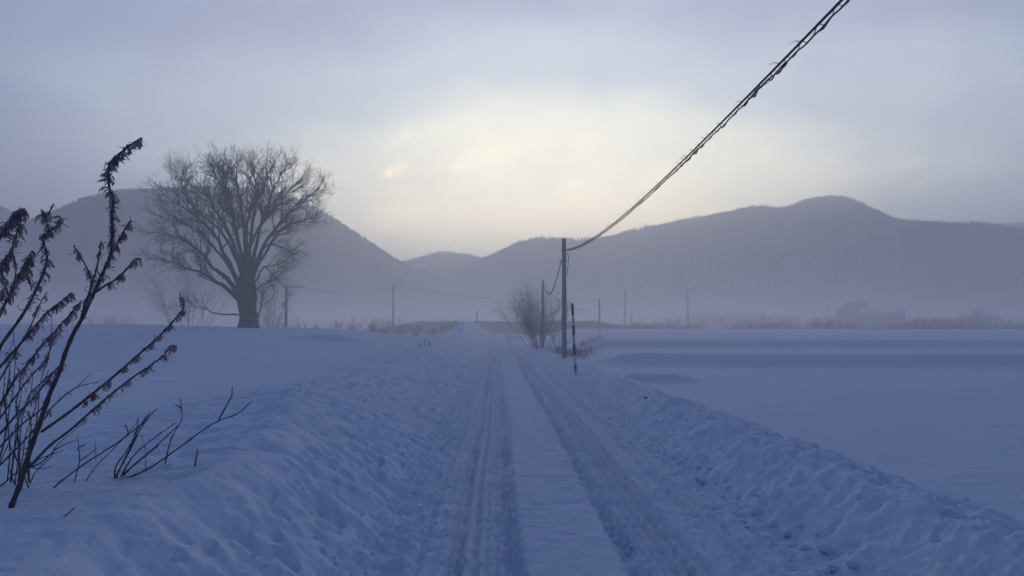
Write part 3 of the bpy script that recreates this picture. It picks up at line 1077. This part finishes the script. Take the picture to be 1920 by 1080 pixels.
# ------------------------------------------------------------------ utility poles and wires
def pole(name, base, h, r0, r1, label, arms=(), lean=(0, 0), mat=None, group=None, n=14):
    root = empty(name, base)
    tag(root, label, 'utility pole', group)
    s = MB()
    pts = [base + Vector((lean[0] * t, lean[1] * t, h * t - .25 * (t == 0))) for t in (0, .25, .5, .75, .985, 1)]
    s.tube(pts, [r0 + (r1 - r0) * t for t in (0, .25, .5, .75, .985)] + [r1 * .8], n)
    s.build('shaft', mat or M['concrete'], root)
    for (z, x0, x1, th) in arms:
        a = MB()
        a.box(base + Vector(((x0 + x1) / 2 + lean[0] * z / h, lean[1] * z / h - r0 - th / 2, z)), (x1 - x0, th, th))
        ao = a.build('crossarm', M['steel'], root, smooth=False)
        for xx in (x0 + .1, (x0 + x1) / 2 + .25, x1 - .1):
            i = MB()
            b = base + Vector((xx + lean[0] * z / h, -r0 - th / 2, z + th / 2))
            i.tube([b, b + Vector((0, 0, .06)), b + Vector((0, 0, .1)), b + Vector((0, 0, .18))], [.02, .05, .035, .03], 7)
            i.build('insulator', M['white_paint'], ao)
    return root


def base_at(px, Y, dz=0.0):
    q = at(px, 612, Y)
    return Vector((q.x, q.y, max(gz(q.x, q.y), -.9) + dz))


P1 = base_at(1058, 34)
h1 = at(1058, 449, 34).z - P1.z
pole1 = pole('utility_pole', P1, h1, .112, .086, 'nearest grey utility pole beside the road, cable coming towards the viewer', group='roadside cable poles', n=20)
# fittings: a clamp band and hook for each cable, and a short tail of wire
for py, sx in ((469, 1), (489, -1)):
    z = at(1058, py, 34).z
    c = MB()
    c.tube([Vector((P1.x, P1.y, z - .05)), Vector((P1.x, P1.y, z + .05))], [.112, .112], 20)
    c.tube([Vector((P1.x + sx * .1, P1.y - .02, z)), Vector((P1.x + sx * .2, P1.y - .04, z)), Vector((P1.x + sx * .22, P1.y - .04, z - .06))], .018, 6)
    c.build('clamp', M['steel'], pole1)
c = MB()
z = at(1058, 472, 34).z
c.tube([Vector((P1.x + .11, P1.y - .06, z)), Vector((P1.x + .19, P1.y - .07, z - .25)), Vector((P1.x + .16, P1.y - .06, z - .6)), Vector((P1.x + .13, P1.y - .05, z - 1.0))], .014, 5)
c.build('drop_wire', M['rubber'], pole1)
for dz in (1.35, 2.9):
    c = MB()
    c.tube([Vector((P1.x, P1.y, P1.z + dz)), Vector((P1.x, P1.y, P1.z + dz + .05))], [.1135 - .004 * dz, .1135 - .004 * dz], 20)
    c.build('steel_band', M['steel'], pole1)
c = MB()
c.tube([Vector((P1.x, P1.y, P1.z + h1 - .02)), Vector((P1.x, P1.y, P1.z + h1 + .03))], [.102, .09], 20)
c.build('cap', M['steel'], pole1)

P2 = base_at(1018, 58)
h2 = at(1018, 526, 58).z - P2.z
pole2 = pole('utility_pole', P2, h2, .12, .09, 'paler second utility pole rising out of the round roadside shrub', group='roadside cable poles', n=14)
c = MB()
z = at(1018, 537, 58).z
c.tube([Vector((P2.x, P2.y, z - .05)), Vector((P2.x, P2.y, z + .05))], [.105, .105], 14)
c.build('clamp', M['steel'], pole2)
P3 = base_at(1124, 105)
pole3 = pole('utility_pole', P3, at(1124, 560, 105).z - P3.z, .13, .10, 'thin misty pole just right of the striped snow marker', n=10)
P4 = base_at(1172, 150)
pole('utility_pole', P4, at(1172, 540, 150).z - P4.z, .15, .11, 'very faint tall pole in mist, left one of close pair', n=8)
P5 = base_at(1184, 158)
pole('utility_pole', P5, at(1184, 588, 158).z - P5.z, .15, .11, 'very faint short pole in mist, right one of close pair', n=8)
PT = base_at(1290, 175)
pole('utility_pole', PT, at(1290, 541, 175).z - PT.z, .22, .17, 'misty T-shaped power pole at centre right with one crossarm', arms=((at(1290, 543, 175).z - PT.z, -1.15, 1.15, .26),), mat=M['bark'], n=8)
PU = base_at(1552, 260)
pole('utility_pole', PU, at(1552, 542, 260).z - PU.z, .24, .18, 'faint T-shaped power pole left of the farmhouse roof', arms=((at(1552, 544, 260).z - PU.z, -1.2, 1.2, .28),), mat=M['bark'], n=8)
PL = base_at(536, 78)
pole('utility_pole', PL, at(536, 534, 78).z - PL.z, .15, .12, 'misty power pole right of the large tree, crossarms at right', arms=((at(536, 538, 78).z - PL.z, -.35, 1.75, .13), (at(536, 552, 78).z - PL.z, -.2, .7, .1)),
     mat=M['bark'], n=10)
c = MB()
c.box(PL + Vector((-.22, -.1, at(536, 571, 78).z - PL.z)), (.26, .3, .5))
c.build('junction_box', M['steel'], C.objects.get([o.name for o in C.objects if o.name.startswith('utility_pole') and o.get('label', '').startswith('misty power')][0]), smooth=False)
PM = base_at(737, 120)
pole('utility_pole', PM, at(737, 534, 120).z - PM.z, .14, .12, 'faint slim pole standing behind the row of low shrubs', arms=((at(737, 537, 120).z - PM.z, -.4, .4, .18), (at(737, 542, 120).z - PM.z, -.35, .35, .1)), n=8)
PS = base_at(894, 96)
ps = empty('snow_stake', PS)
tag(ps, 'short thin stake on the snow mound at end of the road', 'stake')
s = MB()
s.tube([PS + Vector((0, 0, -.2)), Vector((PS.x, PS.y, at(894, 592, 96).z))], .045, 7)
s.build('shaft', M['black_paint'], ps)
s = MB()
s.tube([Vector((PS.x, PS.y, at(894, 592, 96).z)), Vector((PS.x, PS.y, at(894, 582, 96).z))], [.075, .065], 7)
s.build('head', M['clod'], ps)


def catenary(a, b, sag, n):
    return [a.lerp(b, i / n) - Vector((0, 0, 4 * sag * (i / n) * (1 - i / n))) for i in range(n + 1)]


def span_a(y):
    """x, z of the near cable at distance y along the road"""
    t = (y - 12.2)
    zt = at(1063, 468, 34).z
    z = 3.865 + (zt - 3.865) * (t / 21.8) ** 2 if t > 0 else 3.865 + .00155 * t * t
    x = 2.54 + (P1.x + .12 - 2.54) * np.clip((y - 4) / 30, -.6, 1)
    return Vector((float(x), y, z))


def near_cable():
    root = empty('overhead_cable', span_a(34))
    tag(root, 'twin strand lashed cable sweeping from nearest pole over the right bank', 'cable')
    a, b, h, bar = MB(), MB(), MB(), MB()
    ys = [34 - i * .085 for i in range(int(42 / .085))]
    pitch = .36
    top = [span_a(y) for y in ys]
    a.tube(top, .0125, 6)
    low = []
    for y in ys:
        t = (34 - y)
        g = .042 * min(1.0, t / 3.0 + .15)
        ph = t / pitch
        dz = g + .010 * math.sin(ph * math.pi) ** 2 + .004 * math.sin(t * 1.9)
        dx = .008 * math.sin(t * 2.3) + .004 * math.sin(t * 7.1)
        low.append(span_a(y) + Vector((dx, 0, -dz)))
    b.tube(low, [.0075 + .0045 * max(0, math.sin(i * .31) * math.sin(i * .083 + 1)) for i in range(len(low))], 6)
    hel = []
    n = int(42 / .03)
    for i in range(n):
        y = 34 - i * .03
        t = 34 - y
        g = .5 * .050 * min(1.0, t / 3.0 + .15)
        an = 2 * math.pi * t / pitch
        hel.append(span_a(y) + Vector((.014 * math.cos(an), 0, -g + (g + .012) * math.sin(an))))
    h.tube(hel, .0040, 4, cap=False)
    r_ = random.Random(4)
    t = .6
    while t < 41:
        y = 34 - t
        p0 = span_a(y)
        if r_.random() < .75:
            s = r_.choice((-1, -1, 1))
            L = r_.uniform(.035, .09)
            bar.tube([p0 + Vector((0, 0, .0)), p0 + Vector((s * L * .5, r_.uniform(.0, .05), .018)), p0 + Vector((s * L, r_.uniform(.0, .08), r_.uniform(-.004, .012)))], [.005, .0035, .001], 4)
        # frozen loops of slack under the lower strand
        if r_.random() < .55:
            L = r_.uniform(.14, .26)
            d = r_.uniform(.010, .024)
            pts = []
            for k in range(5):
                yy = y - L * k / 4
                g = .042 * min(1.0, t / 3.0 + .15)
                pts.append(span_a(yy) + Vector((.012, 0, -g - d * math.sin(math.pi * k / 4))))
            bar.tube(pts, [.004, .008, .009, .008, .004], 5)
        t += pitch * r_.choice((.5, 1, 1)) * .95
    a.build('support_wire', M['rubber'], root)
    b.build('lashed_cable', M['rubber'], root)
    h.build('spiral_hanger', M['rubber'], root)
    bar.build('wire_ties', M['rubber'], root, kind='stuff')


near_cable()


def wire(a, b, sag, r, label, name='overhead_cable', n=30, double=.0):
    root = empty(name, a)
    tag(root, label, 'cable')
    m = MB()
    m.tube(catenary(a, b, sag, n), r, 5)
    m.build('strand', M['rubber'], root)
    if double:
        m = MB()
        m.tube([q - Vector((0, 0, double * (1 - abs(2 * i / n - 1) ** 4))) for i, q in enumerate(catenary(a, b, sag, n))], r * .8, 5)
        m.build('strand', M['rubber'], root)


wire(at(1057, 488, 34) + Vector((-.11, 0, 0)), at(1020, 537, 58), .95, .019, 'drooping cable between the nearest pole and the shrub pole', double=.05)
wire(at(1019, 540, 58), at(1124, 572, 105), 1.1, .02, 'thin sagging cable leaving the shrub pole towards the misty right')
wire(at(1124, 572, 105), at(1172, 556, 150), 1.3, .02, 'faint cable between the thin misty pole and the tall faint pole')
wire(at(536, 538, 78) + Vector((1.5, 0, 0)), at(737, 537, 120), .9, .016, 'faint power wire from the crossarm pole to the slim pole', 'power_line')
wire(at(737, 537, 120), at(1290, 541, 175), 2.6, .02, 'faint power wire crossing the valley behind the round shrub', 'power_line', 50)
wire(at(1290, 542, 175), at(1552, 543, 260), 2.0, .022, 'faint power wire between the two T-shaped poles', 'power_line', 40)


# ------------------------------------------------------------------ striped snow marker
def marker():
    base = hit(1080, 702)
    Y = base.y
    root = empty('snow_marker_pole', base)
    tag(root, 'black and white striped snow marker pole leaning at right road edge', 'marker pole')
    stops = [(1073.0, 570), (1074.2, 591), (1075.2, 610), (1075.6, 628), (1076.4, 646), (1077.2, 666), (1078.6, 684), (1079.4, 694)]
    pts = [at(x, y, Y) for x, y in stops]
    for i in range(7):
        m = MB()
        a, b = pts[i], pts[i + 1]
        m.tube([a, b], [.037 + .001 * i, .037 + .001 * (i + 1)] if i < 6 else [.042, .036], 14)
        o = m.build('dark_band' if i % 2 == 0 else 'pale_band', M['black_paint'] if i % 2 == 0 else M['white_paint'], root, smooth=False)
        o['label'] = 'black painted band' if i % 2 == 0 else 'faded white painted band'
    m = MB()
    m.tube([pts[7], base + Vector((0, 0, -.1))], [.028, .026], 10)
    m.build('spike', M['steel'], root)
    m = MB()
    m.tube([pts[0], pts[0] + Vector((0, 0, .025))], [.041, .034], 14)
    m.build('cap', M['black_paint'], root)


marker()


# ------------------------------------------------------------------ foreground dry shrub with withered leaves
def leaf_meshes():
    out = []
    r_ = random.Random(21)
    for v in range(10):
        n = 7
        L = 1.0
        w = r_.uniform(.06, .15)
        pts, V, F = [], [], []
        p = Vector((0, 0, 0))
        a = r_.uniform(.5, 1.2)
        curl = r_.uniform(.2, .75) * r_.choice((1, 1, -.6))
        for i in range(n + 1):
            pts.append((p.copy(), a))
            p = p + Vector((math.cos(a), 0, -math.sin(a) * 1)) * (L / n)
            a += curl * (1.6 if i > n * .55 else .35)
        tw = 0
        for i, (q, a) in enumerate(pts):
            t = i / n
            ww = w * (math.sin(math.pi * min(1, t * .93 + .06)) ** .8) + .012
            tw += r_.uniform(-.6, .9)
            s = Vector((math.sin(tw) * .5, math.cos(tw), math.sin(tw) * .4))
            up = Vector((math.sin(a), 0, math.cos(a))) * ww * .55
            V += [q - s * ww + up, q, q + s * ww * r_.uniform(.6, 1.0) + up]
        for i in range(n):
            b = i * 3
            F += [(b, b + 1, b + 4, b + 3), (b + 1, b + 2, b + 5, b + 4)]
        m = MB()
        m.poly(V, F)
        out.append(m.mesh('withered_leaf', M['dry_leaf']))
    return out


LEAVES = leaf_meshes()
lrng = random.Random(33)


def stem(root, poly, Y, dy, r0, r1, leaves=(), n=None, name='stem', mat=None, tip=True):
    """poly in photo pixels; leaves: (t0, t1, count, size in pixels)"""
    k = len(poly) - 1
    pts = [at(x, y, Y + dy * i / k + lrng.uniform(-.015, .015)) for i, (x, y) in enumerate(poly)]
    sp = spline(pts, n or max(8, 4 * k))
    m = len(sp) - 1
    mb = MB()
    rr = [r0 + (r1 - r0) * i / m for i in range(m + 1)]
    for i in range(2, m, 3):
        rr[i] *= 1.22                        # nodes
    mb.tube(sp, rr, 6)
    # short dead side spurs
    for j in range(int(m * .35)):
        i = lrng.randint(2, m - 1)
        d = (sp[i + 1] - sp[i]).normalized() if i < m else Vector((0, 0, 1))
        d = (d + rand_perp(d) * .9).normalized()
        q = sp[i] + d * lrng.uniform(.012, .035)
        mb.tube([sp[i], q, q + Vector((0, 0, -.006))], [r1 * .7, r1 * .5, r1 * .3], 4)
    so = mb.build(name, mat or M['dry_stem'], root)
    for t0, t1, cnt, size in leaves:
        cnt, size = int(cnt * 1.9), size * .66
        ncl = max(2, int(cnt / 4.2))
        for c in range(cnt):
            t = t0 + (t1 - t0) * (min(c * ncl // cnt, ncl - 1) + .5 + lrng.gauss(0, .2) + .35 * math.sin(c * ncl // cnt * 2.4)) / ncl
            t = min(max(t, .02), 1.0)
            i = min(int(t * m), m - 1)
            p_ = sp[i].lerp(sp[i + 1], t * m - i)
            for rep in range(lrng.choice((1, 2, 2, 3))):
                LEFT[0] -= 1
                if LEFT[0] < 0:
                    s = size * Y / FPX * lrng.uniform(.6, 1.2)
                    mt = Matrix.Translation(p_) @ Euler((lrng.uniform(-.35, .35), lrng.uniform(-.3, .5), lrng.uniform(0, 6.28))).to_matrix().to_4x4()
                    me = lrng.choice(LEAVES)
                    REST.poly([mt @ (v.co * s) for v in me.vertices], [tuple(p.vertices) for p in me.polygons])
                    continue
                lo = bpy.data.objects.new('withered_leaf', lrng.choice(LEAVES))
                C.objects.link(lo)
                lo.parent = so
                lo.location = p_ - parent_world(so)
                lo.rotation_euler = (lrng.gauss(0, .5), lrng.gauss(0, .55), lrng.uniform(0, 6.28))
                s = size * Y / FPX * lrng.choice((.45, .6, .75, .9, 1.1)) * lrng.uniform(.85, 1.15)
                lo.scale = (s * lrng.uniform(.7, 1.2), s * lrng.uniform(.7, 1.4), s * lrng.uniform(.8, 1.1))
    return so


def s2(l):
    return [(x / 2.16, y / 2.16 + 480) for x, y in l]


LEFT = [300]
REST = MB()
b = hit(21, 953)
YA = b.y
A = empty('dry_shrub', b)
tag(A, 'tall dry leafy shrub leaning right in the left foreground snow', 'shrub')
mainA = [(19, 962), (21, 950), (37, 910), (56, 846), (74, 795), (93, 739), (111, 698), (123, 660), (139, 623), (157, 591), (180, 540), (199, 498), (208, 474), (211, 441), (210, 406), (212, 373), (205, 352),
         (203, 317), (211, 299), (229, 284), (247, 270), (266, 258)]
stem(A, mainA, YA, .25, .0138, .0034, [(.48, .60, 24, 26), (.60, .78, 46, 32), (.78, .90, 26, 34), (.90, 1, 13, 32)], n=90)
stem(A, [(179, 548), (198, 535), (217, 524), (238, 504), (253, 486), (264, 486)], YA + .12, .1, .006, .003, [(.25, 1, 14, 27)])
stem(A, [(204, 486), (218, 462), (229, 440), (238, 424), (246, 414)], YA + .18, .05, .005, .003, [(.2, 1, 13, 28)])
stem(A, [(157, 591), (166, 560), (171, 530), (164, 505), (150, 480), (137, 460)], YA + .1, .2, .006, .0025, [(.3, 1, 13, 28)])
stem(A, [(150, 606), (158, 575), (172, 535), (182, 500), (187, 470), (190, 452)], YA - .05, .1, .006, .003, [(.2, 1, 12, 24)])
stem(A, s2([(168, 712), (270, 640), (360, 570), (470, 480), (560, 400), (640, 330), (700, 265), (745, 205), (728, 158)]), YA + .06, -.25, .0072, .003, [(.22, .36, 12, 26), (.40, 1.0, 30, 24)], n=44)
stem(A, s2([(125, 850), (200, 770), (290, 700), (380, 620), (450, 560), (540, 490), (600, 450), (660, 405), (690, 365), (716, 366)]), YA + .03, -.2, .0072, .0026, [(.25, .42, 7, 22), (.42, 1.0, 26, 23)], n=44)
stem(A, s2([(112, 860), (170, 835), (230, 780), (310, 745)]), YA + .05, .2, .004, .0018)
stem(A, s2([(100, 850), (160, 862), (216, 852)]), YA, .1, .003, .0015)
stem(A, s2([(190, 632), (280, 550), (330, 525), (402, 510)]), YA + .1, .3, .0035, .0016, [(.3, .6, 2, 14)])
stem(A, s2([(185, 640), (260, 565), (310, 530), (368, 476)]), YA + .15, .3, .0028, .0014)
stem(A, s2([(215, 470), (150, 530), (120, 560), (90, 640)]), YA + .12, .1, .004, .002, [(0, 1, 6, 22)])

REST.build('withered_leaves', M['dry_leaf'], A, kind='stuff')
REST = MB()
LEFT = [300]
bb = on_snow(-120, YA + .35, .0)
B = empty('dry_shrub', bb)
tag(B, 'second dry leafy shrub spreading in from the left picture edge', 'shrub')
YB = YA + .35
root_px = (-118, 935)


def fromroot(l, f=1.0):
    return [root_px] + l


stem(B, fromroot([(-60, 800), (-20, 700), (0, 651), (42, 591), (69, 540), (88, 489), (80, 447), (92, 436), (85, 410), (78, 393)]), YB, .1, .011, .003, [(.42, .72, 27, 31), (.72, 1, 25, 31)], n=60)
stem(B, [(86, 412), (92, 398), (101, 382)], YB + .1, 0, .004, .003, [(.3, 1, 5, 16)], name='twig')
stem(B, [(92, 436), (104, 425), (114, 412), (108, 404)], YB + .1, 0, .004, .0025, [(.3, 1, 10, 31)], name='twig')
stem(B, fromroot([(-70, 700), (-40, 560), (-15, 480), (0, 447), (15, 422), (30, 402), (47, 390)]), YB + .1, .1, .010, .003, [(.62, 1, 37, 38)], n=50)
stem(B, [(-15, 520), (8, 492), (20, 470), (30, 445), (36, 420)], YB + .12, .1, .005, .003, [(.1, 1, 23, 33)])
stem(B, fromroot([(-50, 740), (0, 688), (60, 619), (88, 586), (115, 565), (134, 549)]), YB - .1, .1, .009, .003, [(.45, 1, 28, 26)], n=44)
stem(B, fromroot([(-40, 800), (0, 758), (28, 711), (51, 684), (83, 642), (106, 618), (130, 591), (153, 563)]), YB + .05, -.2, .009, .003, [(.40, 1, 37, 26)], n=50)
stem(B, fromroot([(-30, 840), (0, 813), (28, 781), (69, 739), (97, 702), (115, 682)]), YB, -.2, .008, .003, [(.5, 1, 17, 24)], n=40)
stem(B, fromroot([(-40, 640), (-10, 600), (14, 560), (30, 525), (44, 500), (60, 470)]), YB + .2, .1, .008, .003, [(.5, 1, 34, 28)], n=40)
stem(B, [(60, 545), (52, 510), (50, 492), (58, 484)], YB + .15, 0, .004, .0025, [(.2, 1, 15, 28)], name='twig')
stem(B, [(20, 570), (8, 530), (4, 500), (14, 480)], YB + .15, 0, .004, .0025, [(.2, 1, 15, 31)], name='twig')
stem(B, fromroot([(-30, 900), (0, 872), (40, 832), (78, 790), (95, 770)]), YB - .15, -.1, .006, .003, [(.6, 1, 5, 21)], n=30)
stem(B, fromroot([(-40, 880), (0, 838), (36, 800), (74, 770), (86, 752)]), YB - .1, -.1, .006, .003, n=30)
stem(B, fromroot([(-40, 930), (0, 912), (26, 890), (60, 868), (96, 852), (118, 846)]), YB - .1, .1, .005, .002, n=30)
for pl, lv in (([(-60, 760), (-20, 640), (6, 580), (22, 545), (30, 505), (26, 480)], 12), ([(-50, 690), (-18, 610), (2, 560), (10, 530)], 8), ([(-60, 830), (-10, 730), (30, 660), (58, 610), (72, 575), (88, 548)], 14),
               ([(-50, 860), (10, 770), (50, 715), (84, 676), (100, 640), (112, 622)], 12), ([(20, 905), (26, 850), (34, 800), (30, 760), (38, 720), (34, 690)], 6), ([(55, 905), (50, 860), (58, 810), (54, 770)], 3),
               ([(-20, 905), (2, 850), (12, 800), (10, 752), (18, 700), (14, 660)], 9)):
    stem(B, pl, YB + lrng.uniform(-.1, .2), .1, .0052, .0022, [(.35, 1, lv, 22)], n=30)
for i in range(12):
    x0 = lrng.uniform(-40, 70)
    y0 = 905 + lrng.uniform(-12, 8)
    hh, lx = lrng.uniform(90, 330), lrng.uniform(-20, 110)
    pl = [(x0, y0)] + [(x0 + lx * t ** 1.3 + lrng.uniform(-5, 5), y0 - hh * t) for t in (.2, .4, .6, .8, 1)]
    stem(B, pl, YB + lrng.uniform(-.1, .5), lrng.uniform(-.1, .2), .0036, .0014, [(.5, 1, 2, 18)] if i % 2 else (), n=22, name='twig')
REST.build('withered_leaves', M['dry_leaf'], B, kind='stuff')


# bare twigs standing in the snow near the leafy shrubs
def twig_thing(polys, label, group=None, cat='twig', name='bare_twig', Y=None, r=.005, part='stem'):
    bs = hit(*polys[0][0])
    Y0 = Y or bs.y
    root = empty(name, bs)
    tag(root, label, cat, group)
    for i, pl in enumerate(polys):
        stem(root, [(pl[0][0], pl[0][1] + (8 if i == 0 else 0))] + pl if i == 0 else pl, Y0, lrng.uniform(-.1, .1), r if i == 0 else r * .8, r * .42, name=part)
    return root


def tt(*ls):
    return [s2(l) for l in ls]


twig_thing(tt([(480, 902), (540, 890), (620, 850), (720, 780), (830, 700), (890, 665), (960, 640), (1020, 588)], [(885, 665), (920, 600), (938, 565), (940, 530)],
              [(465, 912), (470, 850), (520, 780), (560, 700), (600, 640)], [(470, 890), (540, 760), (575, 690), (635, 618)], [(490, 892), (540, 810), (620, 740), (715, 675)],
              [(495, 885), (600, 800), (680, 725), (716, 690)], [(500, 890), (560, 830), (640, 770)], [(468, 905), (500, 830), (545, 740), (560, 655)]),
           'clump of bare arching stems rising from snow right of leafy shrub', cat='twig clump', name='twig_clump', r=.0062)
G = 'bare twigs poking out of the foreground snow'
twig_thing(tt([(215, 940), (330, 850), (470, 760), (560, 690), (600, 650), (608, 632)], [(520, 720), (515, 700), (508, 680)], [(470, 760), (530, 715), (592, 668)]), 'long straight bare twig slanting up behind the clump of arching stems', G)
twig_thing(tt([(345, 916), (400, 840), (480, 760), (550, 680), (560, 660)]), 'thin bare twig slanting between the leafy shrub and the arching stems', G, r=.0035)
twig_thing(tt([(300, 920), (322, 830), (318, 770), (314, 740)], [(322, 830), (380, 790), (388, 780)], [(318, 775), (352, 760)]), 'upright knotted bare twig close to right of the leafy shrub', G, r=.0042)
twig_thing(tt([(388, 830), (388, 780), (378, 733)]), 'small faint upright twig behind the knotted one', G, r=.003)
twig_thing(tt([(667, 850), (690, 750), (720, 690), (738, 650), (728, 575)], [(730, 615), (712, 603)]), 'upright bent bare twig with forked tip behind the longest arching stem', G, r=.0055)
twig_thing(tt([(590, 865), (590, 790), (572, 725)]), 'faint upright twig inside the arching clump', G, r=.003)
twig_thing(tt([(788, 856), (796, 815), (800, 780)]), 'short upright twig stub alone on the left bank top', G, r=.006)
twig_thing(tt([(62, 930), (45, 890), (40, 868)]), 'short crooked twig beside base of the leafy shrub, left one', G, r=.005)
twig_thing(tt([(118, 945), (98, 890), (60, 800), (66, 690)], [(70, 830), (40, 770)]), 'thin crooked upright twig just right of the leafy shrub base', G, r=.0045)
tw = empty('bare_twig', hit(118, 970))
tag(tw, 'tiny twig lying slanted on snow in front of leafy shrub', 'twig', G)
stem(tw, [(117, 971), (130, 961), (141, 951)], hit(118, 970).y, .03, .003, .002)
# little sticks in the left field near the road's bend
for px, py, hh, lab in ((797, 650, 14, 'tallest of three tiny sticks on distant left bank'), (787, 650, 6, 'leftmost of three tiny sticks on distant left bank'), (805, 649, 9, 'rightmost of three tiny sticks on distant left bank')):
    q = hit(px, py)
    o = empty('small_stick', q)
    tag(o, lab, 'stick')
    m = MB()
    k = q.y / FPX
    m.tube([q + Vector((0, 0, -.05)), q + Vector((.01, 0, hh * k * .6)), q + Vector((-.02, 0, hh * k))], .02, 5)
    m.build('shaft', M['twig'], o)

q = hit(1211, 747)
m = MB()
r_ = random.Random(2)
V, F = [], []
for i in range(4):
    for j in range(7):
        a = j * 2 * math.pi / 7
        rr = (.018, .028, .024, .008)[i] * r_.uniform(.75, 1.2)
        V.append((q.x + rr * math.cos(a) * 1.3, q.y + rr * math.sin(a), q.z + (-.015, .005, .022, .03)[i]))
for i in range(3):
    for j in range(7):
        F.append((i * 7 + j, i * 7 + (j + 1) % 7, (i + 1) * 7 + (j + 1) % 7, (i + 1) * 7 + j))
F.append(tuple(21 + j for j in range(7)))
m.poly(V, F)
tag(m.build('dirt_clod', M['clod']), 'small dark dirt clod on the right snow bank crest', 'clod')


# ------------------------------------------------------------------ snow crumbs on the banks' feet
def crumb_mesh(seed):
    r_ = random.Random(seed)
    m = MB()
    V, F = [], []
    for i, (rr, z) in enumerate(((.75, -.45), (1.0, .0), (.8, .42), (.3, .7))):
        for j in range(8):
            a = j * math.pi / 4 + r_.uniform(-.2, .2)
            q = rr * r_.uniform(.75, 1.15)
            V.append((q * math.cos(a) * 1.15, q * math.sin(a), z + r_.uniform(-.1, .1)))
    for i in range(3):
        for j in range(8):
            F.append((i * 8 + j, i * 8 + (j + 1) % 8, (i + 1) * 8 + (j + 1) % 8, (i + 1) * 8 + j))
    F.append(tuple(24 + j for j in range(8)))
    m.poly(V, F)
    return m


r_ = random.Random(15)
protos = [crumb_mesh(s).mesh('snow_clod', M['snow']) for s in range(5)]
for i, (px, py, s) in enumerate([(1310, 880, .055), (1318, 905, .07), (1262, 858, .05), (1285, 862, .045), (1340, 955, .06), (1420, 965, .08), (1450, 985, .06), (1548, 1035, .075), (1560, 1068, .06), (1510, 1030, .06),
                                 (1245, 852, .045), (1183, 832, .04), (1212, 840, .04), (1385, 935, .05), (1330, 880, .05), (1476, 1005, .055), (1230, 790, .045), (1120, 770, .04), (1142, 786, .05), (1165, 800, .045),
                                 (1600, 1062, .07), (1500, 990, .05)]):
    s *= .62
    q = hit(px, py)
    o = bpy.data.objects.new('snow_clod', protos[i % 5])
    C.objects.link(o)
    o.location = q + Vector((0, 0, s * .2))
    o.rotation_euler = (r_.uniform(-.4, .4), r_.uniform(-.4, .4), r_.uniform(0, 6))
    o.scale = (s, s * .9, s * .8)
    tag(o, 'snow clod fallen at the foot of the right bank', 'snow clod', 'snow clods at the foot of the right bank')

cr = MB()
tmpl = [crumb_mesh(s) for s in range(4)]
CR = []
for k in range(1500):
    side = r_.random()
    Yk = 3.2 * (11.0 ** r_.random())
    if side < .45:
        Xk = 2.0 + abs(r_.gauss(0, .16)) - .18
    elif side < .85:
        Xk = -.80 - r_.gauss(0, .22)
    else:
        Xk = .86 + r_.gauss(0, .04)
    s = r_.uniform(.006, .018) * (1.0 if side < .85 else .6)
    if r_.random() < .06:
        s *= 1.8
    CR.append((Xk, Yk, s))
cz = ground(np.array([c[0] for c in CR]), np.array([c[1] for c in CR]))
for (Xk, Yk, s), z in zip(CR, cz):
    z = float(z)
    a = r_.uniform(0, 6.28)
    ca, sa = math.cos(a), math.sin(a)
    t = r_.choice(tmpl)
    cr.poly([(Xk + s * (v.x * ca - v.y * sa), Yk + s * (v.x * sa + v.y * ca), z + s * (.8 * v.z + .25)) for v in t.v], t.f)
tag(cr.build('snow_crumbs', M['snow']), 'loose snow crumbs scattered along the road edges', 'snow', kind='stuff')


# ------------------------------------------------------------------ air: ground mist and haze
def air(name, lo, hi, dens, col, g, label):
    m = bpy.data.materials.new(name)
    m.use_nodes = True
    nt = m.node_tree
    nt.nodes.remove(nt.nodes['Principled BSDF'])
    v = nt.nodes.new('ShaderNodeVolumePrincipled')
    v.inputs['Color'].default_value = (*col, 1)
    v.inputs['Density'].default_value = dens
    v.inputs['Anisotropy'].default_value = g
    nt.links.new(v.outputs[0], nt.nodes['Material Output'].inputs['Volume'])
    mb = MB()
    mb.box([(a + b) / 2 for a, b in zip(lo, hi)], [b - a for a, b in zip(lo, hi)])
    o = mb.build(name, m, smooth=False)
    tag(o, label, 'haze', kind='stuff')


air('haze', (-6500, -1300, -3.2), (6500, 7500, 300), .00076, (.96, .955, .95), .58, 'pale even haze filling the whole valley air')
air('ground_mist', (-6200, -1200, -2.7), (6200, 7200, 9.5), .0064, (.945, .92, .93), .5, 'low mist layer lying over the snowy valley floor')
